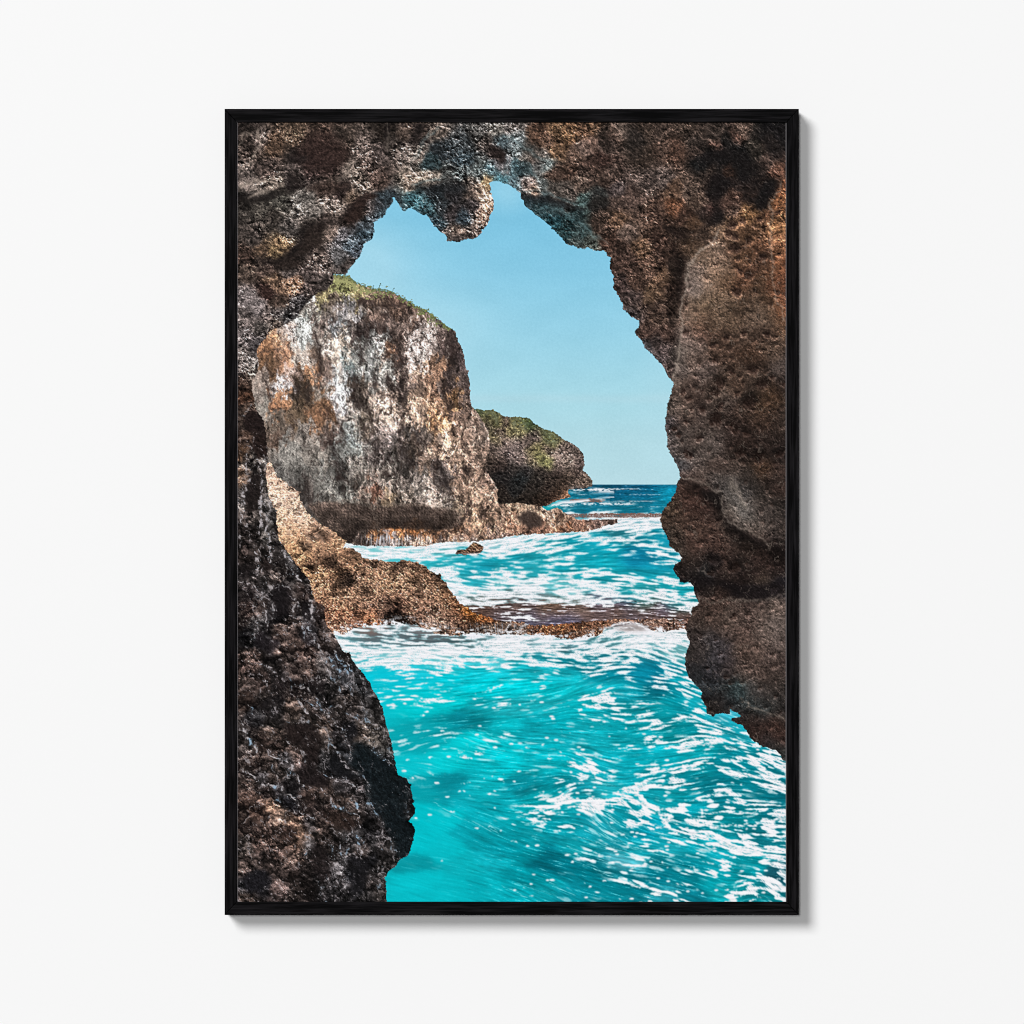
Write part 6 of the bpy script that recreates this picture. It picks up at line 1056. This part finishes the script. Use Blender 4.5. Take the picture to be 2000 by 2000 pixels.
    wl = strokes('''
K: 1480 610 1600 660 1700 690 1780 770:1.6:1
K: 1130 1080 1250 1070 1380 1040 1480 960 1520 870:1.9:1
K: 1480 1000 1600 1020 1700 1000 1830 1010:1.5:1
L: 0 1025 120 1000 260 1020 360 1000:1.8:1
L: 320 910 420 890 560 860 740 845:1.6:1
L: 380 920 460 970 540 1010 640 1060 780 1140:2.2:1
L: 700 1060 820 1070 960 1060:1.7:1
L: 980 1110 1040 1160 1050 1210:1.4:1
L: 540 1130 560 1180 680 1220 860 1270 960 1270:1.2:1
L: 960 1280 1130 1280 1250 1340 1400 1400 1560 1470 1880 1540:2.8:1
L: 1150 1400 1300 1410 1450 1470:2:1
L: 850 480 960 490 1080 460 1240 450 1400 480 1520 510:1.6:1
L: 330 490 430 490:1.4:1
L: 540 460 680 430 790 430:1.2:.9
L: 880 250 960 215 1040 210:1.3:.9
L: 1040 240 1080 290 1200 350 1320 350:1.5:.9
L: 480 750 640 730 760 700 980 660 1120 620 1240 580:1.1:1
L: 800 800 860 740 960 690:1.3:.8
L: 1300 1210 1450 1220 1600 1210 1780 1190:1.3:1
L: 1000 985 1130 950 1250 910 1380 910:.9:1
L: 1350 970 1480 1010 1600 1025 1720 1030:1.1:1
L: 1120 1110 1300 1100 1560 1100 1760 1050:1.1:1
L: 1380 700 1520 730 1640 760:1.5:.9
L: 1700 830 1800 860 1900 880:1.8:1
L: 1560 1690 1700 1710 1900 1860:1.2:.8
L: 1350 1900 1440 1860 1560 1850 1680 1900:1.8:1
L: 1110 1560 1250 1590 1400 1640:1.2:.7
L: 330 1745 420 1760 540 1810:1.6:.9
L: 870 1770 940 1780:2:.9
H: 620 1900 740 1880 820 1840 890 1820:1.4:.9
H: 820 1370 860 1860:.1:.1
K: 440 560 520 575 580 585:1.3:.95
K: 620 535 700 540:1.6:.95
K: 460 520 510 520:1.5:.9
K: 1180 955 1230 930 1270 900:1.4:.9
K: 1000 1095 1070 1095:1.2:.9
K: 1010 1130 1080 1140:1.4:.9
K: 1250 1160 1330 1165:1.8:.9
K: 1420 1235 1560 1240:1.6:.9
K: 960 1370 1030 1368:1.3:.9
K: 850 775 890 800:1.6:.9
K: 1300 590 1340 590:1.6:.8
K: 1750 1862 1800 1858:1.3:.8
''', 2.0, 5, 12, 189)
    wl = soft3(wl)
    ragged = smooth(.26, .66, wl * .75 + .16 * st_m + .12 * st_x + .08 * lace2)
    ragged = ragged * smooth(.05, .2, wl)
    frac = soft3(ragged) * smooth(1245, 1260, Y) * (.6 + .4 * veil)
    img = img * (1 - frac[..., None]) + fcol * frac[..., None]
    # long pale filaments running down the backs of the waves
    fil = strokes('''
K: 230 1000 320 1060 430 1120 620 1200 820 1290:1:.55
K: 560 320 700 430 760 500 900 500:1:.5
K: 640 310 800 380 1000 440 1250 450:1.2:.4
K: 760 1180 780 1250 830 1300:1.6:.5
K: 1740 1090 1780 1200 1850 1290 1920 1380:1.2:.7
K: 1830 1060 1880 1120 1930 1190:1.2:.7
K: 1500 1420 1650 1480 1930 1590:1.4:.6
K: 1560 1320 1700 1400 1930 1440:1.2:.5
K: 880 1790 1000 1840 1100 1900:1:.55
K: 1000 1770 1200 1820 1400 1900:1:.45
K: 1340 1760 1450 1830 1560 1890:1.4:.5
K: 1540 1550 1700 1600 1930 1700:1:.5
K: 520 400 640 450 760 500:.8:.5
K: 1160 1190 1250 1230:1.2:.5
K: 1150 1320 1240 1360:1.2:.4
L: 100 1090 160 1240 240 1330 300 1390:1.4:.75
L: 130 1080 230 1200 330 1290 420 1340:1:.6
L: 200 1060 260 1130 380 1240:1.1:.6
L: 0 1260 150 1310 400 1400 700 1500 1000 1570:1.1:.55
L: 0 1340 200 1400 420 1480 640 1540 900 1600:1:.5
L: 0 1590 200 1670 420 1740 560 1800:1.1:.55
L: 300 1490 480 1520 700 1580 1000 1620:1:.4
L: 380 1180 560 1240 800 1310 1000 1360:1:.55
L: 820 690 700 780 560 840 430 880:1:.5
L: 0 760 150 800 300 850:1.4:.4
''', 2.2, 6, 26, 191)
    img = over(img, (150, 226, 232), np.clip(fil * (.75 + .5 * st_f), 0, 1) * .75 * smooth(1245, 1260, Y))

    # ---- the cave: everything outside the opening
    m = 1 - rough(fill(OPENING), 4.2, 9, 201, .3)
    tex1 = fbm(X / 15 + wa * .5, Y / 13 + wb * .5, 203, 5, .66, True)
    dirn = np.where(X < 800, -1.0, 1.0) * .9 * smooth(1000, 700, Y) + smooth(700, 1000, Y) * 1.35
    dirn = blur(dirn.astype(F4), 60)
    tex1 = tex1 + (flow_smear(tex1, dirn, 2.5, 3) - tex1) * (.15 + .85 * smooth(860, 800, X))
    e1, c1 = relief(tex1, .55, -.85, 4)
    tex2 = fbm(X / 6.5 + fa * .3, Y / 6 + fb * .3, 207, 3, .6, True)
    e2, c2 = relief(tex2, .5, -.8, 3)
    p1, p2, pid = worley(X / 9 + wa * .5, Y / 10 + wb * .5, 211)
    pit = norm(smooth(.42, .12, p1) * (pid > .35))
    soft_r = (smooth(1270, 1350, X) * smooth(430, 540, Y + .3 * (1500 - X)))[..., None]
    col = warped(field(CAVE, 6.5), 6, 3.5)
    wide = warped(field(CAVE, 15), 6, 3.5)
    col = (col + (wide - col) * .8 * soft_r) * (1 - .07 * smooth(960, 1080, X))[..., None]
    dark_zone = smooth(860, 800, X) * smooth(800, 900, Y + .35 * (X - 460))    # wet wall at lower left
    w1, w2, _ = worley(X / 7.5 + wa * .9 + fa * .3, Y / 7 + wb * .9 + fb * .3, 237)
    v1, v2, _ = worley(X / 4.2 + fa * .5, Y / 4 + fb * .5, 239)
    sponge = norm(-np.minimum(w2 - w1, .5) * 1.2 - np.minimum(v2 - v1, .5) * .9 + .35 * tex1)
    east = smooth(960, 1080, X)
    right = smooth(1290, 1340, X) * smooth(420, 520, Y + .3 * (1500 - X)) * (1 - dark_zone)
    lowr = smooth(1080, 1200, Y) * smooth(1200, 1300, X)
    vary = smooth(-1.0, 1.3, norm(blur(fbm(X / 46, Y / 46, 205, 3), 4))) * 1.25
    ke = (.10 + .07 * vary) * (1 - .45 * east) * (1 - .50 * dark_zone - .32 * right - .12 * lowr)
    kc = (.17 + .08 * vary) * (1 - .30 * east) * (1 - .55 * dark_zone - .25 * right)
    e = e1 * (1 - .35 * right) + e2 * (.55 + .35 * right)
    c = c1 * (.7 - .3 * right) + c2 * .35 - pit * .35 * right + sponge * (.85 - .45 * right)
    rock = shade_rock(col, norm(e), norm(c), ke, kc, (176, 160, 152), (20, 18, 19), .5, .085)
    speck = smooth(1.25, 2.3, norm(perlin(X / 3.6, Y / 3.2, 213)) * .7 + .75 * e1) * (1 - .75 * dark_zone) * smooth(34, 70, col.mean(-1))
    rock = over(rock, (176, 164, 158), speck * (.32 - .10 * right) * (1 - .6 * east) * (.4 + .9 * vary))
    lumps = norm(blur(perlin(X / 30 + wa * .6, Y / 24 + wb * .6, 217), 2))
    el, clm = relief(lumps, .3, -.9, 10)
    ml = fbm(X / 36 + wa * .7, Y / 30 + wb * .7, 219, 3, .6, True)
    me, mc = relief(blur(ml, 1.2), .4, -.9, 12)
    rock = rock * np.exp((1 - dark_zone) * (1 - .5 * right) * (.13 * np.clip(me, -2.2, 2.2) + .08 * np.clip(mc, -2.4, 2)))[..., None]
    # knobs and flutes of the wet wall: cells stretched down the slope
    u = X * .80 + Y * -.60; v = X * .60 + Y * .80
    k1, k2, kid = worley(u / 40 + wa * .55 + fa * .08, v / 62 + wb * .55 + fb * .08, 235)
    knob = 1 - np.minimum(k1, 1)
    ke1, kc1 = relief(blur(knob, 1.5) + .05 * wa, -.1, -1.0, 14)
    seam = smooth(.20, .02, k2 - k1)
    edge_lit = smooth(.9, 2.2, ke1) * smooth(-.6, .8, wa + .4 * g2)
    rock = rock * np.exp(dark_zone * (.28 * np.clip(ke1, -2, 2) + .12 * np.clip(el, -2, 2) - .8 * seam - .05))[..., None]
    rock = rock * (1 + .13 * dark_zone)[..., None]
    rock = over(rock, (124, 110, 104), edge_lit * dark_zone * .34)
    gm = rock.mean(-1, keepdims=True)
    rock = (gm + (rock - gm) * (1 - .28 * dark_zone)[..., None]) * .93
    # pits in the right wall
    hx, hy = X + wa * 7 + fa * 3, Y + wb * 7 + fb * 3
    cool = np.clip((rock[..., 2] - rock[..., 0]) / 40, 0, 1)[..., None]
    rock = rock + (rock.mean(-1, keepdims=True) - rock) * .30 * cool
    pits = np.zeros_like(X)
    r1, r2, rid = worley(hx / 21, hy / 24, 261)
    pits = np.maximum(pits, smooth(.36, .16, r1 / (.35 + .75 * (rid - .55).clip(0, 1) * 2)) * (rid > .58) * .75 * smooth(-.8, .5, wa) * np.maximum(right, .5 * lowr))
    for px, py, pr in PITS:
        r = pr / 4.83
        dd = np.sqrt((hx - px) ** 2 + (hy - py) ** 2) / r
        pits = np.maximum(pits, smooth(1.1, .6, dd))
    rock = over(rock, (38, 30, 27), pits * .74) + (pits * (g2 * 3 + e2 * 3))[..., None]
    rock = carve(rock, (1 - .35 * east) * (.42 + .55 * vary) * (1 - .45 * right) * (1 - .25 * dark_zone), ((24, 20, 321, .3, -.9, .85, 1.2), (11, 10, 323, .3, -.9), (6, 5.5, 325, .3, -.9)), .62, .17)
    pnx = fbm(X / 11, Y / 11, 241, 3, .65); pny = fbm(X / 11, Y / 11, 291, 3, .65)
    pmod = np.exp(.16 * norm(e) + .12 * norm(c) + .06 * g1)
    for outline, tone, soft, rag, alpha in POCKETS:
        pts = poly(outline); pad = 12 + rag + 4 * soft
        c0 = max(0, int((min(p[0] for p in pts) - pad - PX0) * RES)); c1 = min(NW, int((max(p[0] for p in pts) + pad - PX0) * RES))
        r0 = max(0, int((min(p[1] for p in pts) - pad - PY0) * RES)); r1 = min(NH, int((max(p[1] for p in pts) + pad - PY0) * RES))
        w = (slice(r0, r1), slice(c0, c1))
        full = fill(pts)
        pm = blur(smooth(.1, .9, sample(full, X[w] + pnx[w] * rag, Y[w] + pny[w] * rag)), soft) * alpha
        rock[w] = rock[w] * (1 - pm[..., None]) + np.array(tone, F4) * (pmod[w] * pm)[..., None]
    prim = np.gradient(blur(pits, .8), axis=0); prim = -prim / (prim.std() + 1e-6)
    rock = rock * np.exp(.13 * np.clip(prim, -1.5, 3))[..., None]
    dl = strokes(DARKS, 4.5, 7, 16, 221)
    rock = over(rock, (27, 24, 24), np.clip(dl * (.85 + .2 * lumps), 0, 1) * .62)
    rl = strokes(RIDGE, 3.2, 9, 22, 223)
    warm = (right + .5 * lowr).clip(0, 1)[..., None]
    rock = planes(rock, CAVEPLANES, 6, 14)
    ea = (east * (1 - .0 * warm[..., 0]))[..., None]
    rock = rock * (1 - ea + ea * np.array((.985, .925, .90), F4))
    rk = np.clip(rl * (.85 + .18 * e1 + .08 * g2), 0, 1)
    tint = np.where((Y < 480) & (X > 800) & (X < 1180), 1.0, 0.0).astype(F4); tint = blur(tint, 12)
    rock = over(rock, (176, 160, 146), rk * .72 * (1 - tint)) ; rock = over(rock, (118, 146, 150), rk * .6 * tint)
    vein = smooth(.80, .97, 1 - np.abs(perlin(X / 17 + wa * .9, Y / 30 + wb * .9, 263)) * 3.4) * smooth(-.2, .9, norm(perlin(X / 22, Y / 22, 265)) + .3 * g1)
    rock = over(rock, (150, 136, 124), vein * np.maximum(right, .7 * lowr) * .38)
    rock = planes(rock, LUMPS, 5, 9)
    # wet lines
    wt = strokes(WET, 2.0, 7, 10, 225)
    gate = smooth(-.5, .9, norm(perlin(X / 9, Y / 9, 227)) + .35 * g1)
    halo = strokes(WET, 6.5, 8, 14, 229)
    rock = over(rock, (88, 74, 70), np.clip(halo * .18 * (.8 + .5 * e2), 0, 1) * dark_zone)
    rg = 1 - np.abs(perlin(u / 15 + wa * .8 + fa * .2, v / 46 + wb * .8, 237)) * 3.2
    rg2 = 1 - np.abs(perlin(u / 9 + wa * .6 + fa * .3, v / 24 + wb * .6 + fb * .2, 247)) * 3.6
    thread = smooth(.72, .96, rg) * smooth(.1, 1.0, norm(perlin(X / 17, Y / 17, 249)) + .4 * g2) + .7 * smooth(.74, .96, rg2) * smooth(.5, 1.3, norm(perlin(X / 12, Y / 12, 251)) + .4 * g2)
    thread = np.clip(thread, 0, 1) * dark_zone * smooth(24, 48, rock.mean(-1) + 8 * norm(wa))
    rock = over(rock, (160, 153, 156), thread * .72)
    wk = np.clip(wt * (.12 + 1.0 * gate), 0, 1)
    blue = smooth(.1, 1.0, norm(fbm(X / 40, Y / 40, 231, 2))) * smooth(1180, 1300, Y)
    wcolr = over(np.ones_like(rock) * np.array((200, 192, 194), F4), (164, 192, 216), blue)
    rock = rock * (1 - wk[..., None] * .92) + wcolr * wk[..., None] * .86
    spark = smooth(2.0, 2.7, norm(perlin(X / 2.8, Y / 2.8, 233)) + .5 * halo) * dark_zone * halo
    rock = over(rock, (196, 206, 216), spark * .7)
    img = img * (1 - m[..., None]) + rock * m[..., None]

    # paper texture, slight crispness, white sheet edge left and right, its shade painted in grey
    img = np.clip(img, 0, 255)
    img = img + .30 * (img - blur(img, 1.3))
    img = img + (grain * 1.6)[..., None]
    side = (X < 464.2) | (X > 1534.9)
    img = over(img, (128, 124, 126), side * 1.0)
    return np.clip(img, 3, 250) / 255.0

# ------------------------------------------------------------------ the scene
import bpy, bmesh
from mathutils import Vector

S = 0.0005                                   # metres per photograph pixel
DEPTH, GAP = 0.020, 0.0050                   # frame depth, air behind it
FRONT = DEPTH + GAP
OX0, OX1, OY0, OY1 = 438.7, 1560.2, 212.6, 1787.2     # outside of the frame
IX0, IX1, IY0, IY1 = 462.9, 1536.0, 239.2, 1761.2     # sight edge

scene = bpy.context.scene
col = scene.collection

def wx(px): return (px - 1000) * S
def wz(py): return (1000 - py) * S

def material(name):
    m = bpy.data.materials.new(name); m.use_nodes = True
    return m, m.node_tree.nodes, m.node_tree.links, m.node_tree.nodes['Principled BSDF']

# --- materials
paint_m, n, l, b = material('white_wall_paint')
b.inputs['Base Color'].default_value = (.925, .925, .925, 1)
b.inputs['Roughness'].default_value = .9
b.inputs['Specular IOR Level'].default_value = 0.0
tc = n.new('ShaderNodeTexCoord'); no = n.new('ShaderNodeTexNoise'); bp = n.new('ShaderNodeBump')
no.inputs['Scale'].default_value = 260; no.inputs['Detail'].default_value = 3
bp.inputs['Strength'].default_value = .02; bp.inputs['Distance'].default_value = .0004
l.new(tc.outputs['Object'], no.inputs['Vector']); l.new(no.outputs['Fac'], bp.inputs['Height']); l.new(bp.outputs['Normal'], b.inputs['Normal'])

wood_m, n, l, b = material('black_stained_wood')
tc = n.new('ShaderNodeTexCoord'); oi = n.new('ShaderNodeObjectInfo')
ad = n.new('ShaderNodeVectorMath'); ad.operation = 'ADD'
sc = n.new('ShaderNodeVectorMath'); sc.operation = 'SCALE'; sc.inputs['Scale'].default_value = 3.7
l.new(oi.outputs['Location'], sc.inputs[0])
mp = n.new('ShaderNodeMapping'); mp.inputs['Scale'].default_value = (18, 420, 420)
l.new(tc.outputs['Object'], ad.inputs[0]); l.new(sc.outputs[0], ad.inputs[1]); l.new(ad.outputs[0], mp.inputs['Vector'])
no = n.new('ShaderNodeTexNoise'); no.inputs['Scale'].default_value = 1.0; no.inputs['Detail'].default_value = 4
no.inputs['Roughness'].default_value = .62; no.inputs['Distortion'].default_value = .25
l.new(mp.outputs[0], no.inputs['Vector'])
cr = n.new('ShaderNodeValToRGB')
cr.color_ramp.elements[0].position = .43; cr.color_ramp.elements[0].color = (.0006, .0005, .0007, 1)
cr.color_ramp.elements[1].position = .66; cr.color_ramp.elements[1].color = (.0105, .0095, .0108, 1)
l.new(no.outputs['Fac'], cr.inputs['Fac']); l.new(cr.outputs[0], b.inputs['Base Color'])
bp = n.new('ShaderNodeBump'); bp.inputs['Strength'].default_value = .25; bp.inputs['Distance'].default_value = .0006
l.new(no.outputs['Fac'], bp.inputs['Height']); l.new(bp.outputs['Normal'], b.inputs['Normal'])
b.inputs['Roughness'].default_value = .55; b.inputs['Specular IOR Level'].default_value = .03

ink_m, n, l, b = material('printed_ink')
at = n.new('ShaderNodeAttribute'); at.attribute_name = 'ink'
l.new(at.outputs['Color'], b.inputs['Base Color'])
b.inputs['Roughness'].default_value = .8; b.inputs['Specular IOR Level'].default_value = 0.0

# --- wall
bm = bmesh.new()
q = [bm.verts.new(p) for p in ((-4, 0, -2.2), (4, 0, -2.2), (4, 0, 2.2), (-4, 0, 2.2))]
bm.faces.new(q)
me = bpy.data.meshes.new('wall'); bm.to_mesh(me); bm.free()
wall = bpy.data.objects.new('wall', me); me.materials.append(paint_m); col.objects.link(wall)
wall['kind'] = 'structure'

# --- framed print: an Empty at the middle of its back, its parts as children
root = bpy.data.objects.new('framed_print', None); col.objects.link(root)
root.location = (0, -GAP, wz(1000)); root.empty_display_size = .05
root['label'] = 'black wooden frame with portrait print of a turquoise sea seen from a rock cave'
root['category'] = 'framed picture'

def rail(length, width, out_lo, out_hi):
    """one mitred moulding lying along local x, outer edge at local z = 0, back at y = 0"""
    h = length / 2
    bm = bmesh.new()
    prof = [(-h, 0), (h, 0), (h - out_hi, -width), (-h + out_lo, -width)]
    g = 0.00006
    back = [bm.verts.new((x + (g if x < 0 else -g), 0, z)) for x, z in prof]
    front = [bm.verts.new((x + (g if x < 0 else -g), -DEPTH, z)) for x, z in prof]
    bm.faces.new(back); bm.faces.new(front[::-1])
    for i in range(4):
        j = (i + 1) % 4
        bm.faces.new((back[j], back[i], front[i], front[j]))
    bmesh.ops.recalc_face_normals(bm, faces=bm.faces)
    e = [x for x in bm.edges if all(abs(v.co.y + DEPTH) < 1e-6 for v in x.verts)]
    bmesh.ops.bevel(bm, geom=e, offset=.0007, segments=3, profile=.6, affect='EDGES')
    me = bpy.data.meshes.new('frame_rail'); bm.to_mesh(me); bm.free()
    me.materials.append(wood_m)
    return me

wt, wb_, wl_, wr = (IY0 - OY0) * S, (OY1 - IY1) * S, (IX0 - OX0) * S, (OX1 - IX1) * S
W_, H_ = (OX1 - OX0) * S, (OY1 - OY0) * S
cx, cz = wx((OX0 + OX1) / 2), wz((OY0 + OY1) / 2)
for length, width, lo, hi, pos, rot in (
        (W_, wt, wl_, wr, (cx, 0, wz(OY0)), 0),
        (W_, wb_, wr, wl_, (cx, 0, wz(OY1)), math.pi),
        (H_, wr, wt, wb_, (wx(OX1), 0, cz), math.pi / 2),
        (H_, wl_, wb_, wt, (wx(OX0), 0, cz), -math.pi / 2)):
    o = bpy.data.objects.new('frame_rail', rail(length, width, lo, hi)); col.objects.link(o)
    o.parent = root; o.location = pos; o.rotation_euler = (0, rot, 0)

def print_sheet():
    ink = paint()
    lin = np.where(ink <= .04045, ink / 12.92, ((ink + .055) / 1.055) ** 2.4)
    nv = NW * NH
    y = -(DEPTH - .0014)
    co = np.zeros((nv + 8, 3), F4)
    co[:nv, 0] = ((X - 1000) * S).ravel(); co[:nv, 1] = y; co[:nv, 2] = ((1000 - Y) * S).ravel()
    x0, x1, z0, z1 = wx(PX0), wx(PX1), wz(PY1), wz(PY0)
    k = 0
    for yy in (y + .0003, y + .0028):                       # the mounting card behind the sheet
        for p in ((x0, z0), (x1, z0), (x1, z1), (x0, z1)):
            co[nv + k] = (p[0], yy, p[1]); k += 1
    i = np.arange(nv).reshape(NH, NW)
    quads = np.stack([i[:-1, :-1], i[1:, :-1], i[1:, 1:], i[:-1, 1:]], -1).reshape(-1, 4)
    v = nv
    box = np.array([(v, v + 1, v + 2, v + 3), (v + 7, v + 6, v + 5, v + 4), (v, v + 4, v + 5, v + 1),
                    (v + 1, v + 5, v + 6, v + 2), (v + 2, v + 6, v + 7, v + 3), (v + 3, v + 7, v + 4, v)])
    quads = np.concatenate([quads, box]).astype(np.int32)
    me = bpy.data.meshes.new('print')
    me.vertices.add(len(co)); me.vertices.foreach_set('co', co.ravel())
    me.loops.add(quads.size); me.loops.foreach_set('vertex_index', quads.ravel())
    me.polygons.add(len(quads)); me.polygons.foreach_set('loop_start', np.arange(0, quads.size, 4, dtype=np.int32))
    me.update(calc_edges=True)
    rgba = np.full((nv + 8, 4), .85, F4); rgba[:nv, :3] = lin.reshape(-1, 3); rgba[:, 3] = 1
    a = me.color_attributes.new('ink', 'FLOAT_COLOR', 'POINT'); a.data.foreach_set('color', rgba.ravel())
    me.materials.append(ink_m)
    return me

sheet = bpy.data.objects.new('print', print_sheet()); col.objects.link(sheet)
sheet.parent = root

# --- lamps: a broad studio lamp up to the left, a softer one near the viewer
def lamp(name, loc, size, power):
    d = bpy.data.lights.new(name, 'AREA'); d.shape = 'DISK'; d.size = size; d.energy = power
    o = bpy.data.objects.new(name, d); col.objects.link(o); o.location = loc
    o.rotation_euler = (Vector((0, 0, 0)) - Vector(loc)).to_track_quat('-Z', 'Y').to_euler()
    return o
KEY, FILL, AMB = .648, .31, .075
kd = Vector((-.62, -1, .60)).normalized() * 60
lamp('key_lamp', kd, 23, KEY * math.pi ** 2 * 3600 / (-kd.y / 60))
fd = Vector((-.10, -1, .10)).normalized() * 50
lamp('fill_lamp', fd, 6, FILL * math.pi ** 2 * 2500)
world = bpy.data.worlds.new('World'); scene.world = world; world.use_nodes = True
world.node_tree.nodes['Background'].inputs['Color'].default_value = (1, 1, 1, 1)
world.node_tree.nodes['Background'].inputs['Strength'].default_value = AMB

# --- camera
cd = bpy.data.cameras.new('camera'); cam = bpy.data.objects.new('camera', cd); col.objects.link(cam)
DIST = 5.0
cam.location = (0, -FRONT - DIST, 0); cam.rotation_euler = (math.pi / 2, 0, 0)
cd.sensor_width = 36; cd.lens = 36 * DIST / (2000 * S); cd.clip_end = 100
scene.camera = cam
scene.render.filter_size = 1.0
try:
    scene.cycles.filter_width = 1.0
except Exception:
    pass
vs = scene.view_settings
vs.view_transform = 'Standard'; vs.look = 'None'; vs.exposure = 0; vs.gamma = 1; vs.use_curve_mapping = False
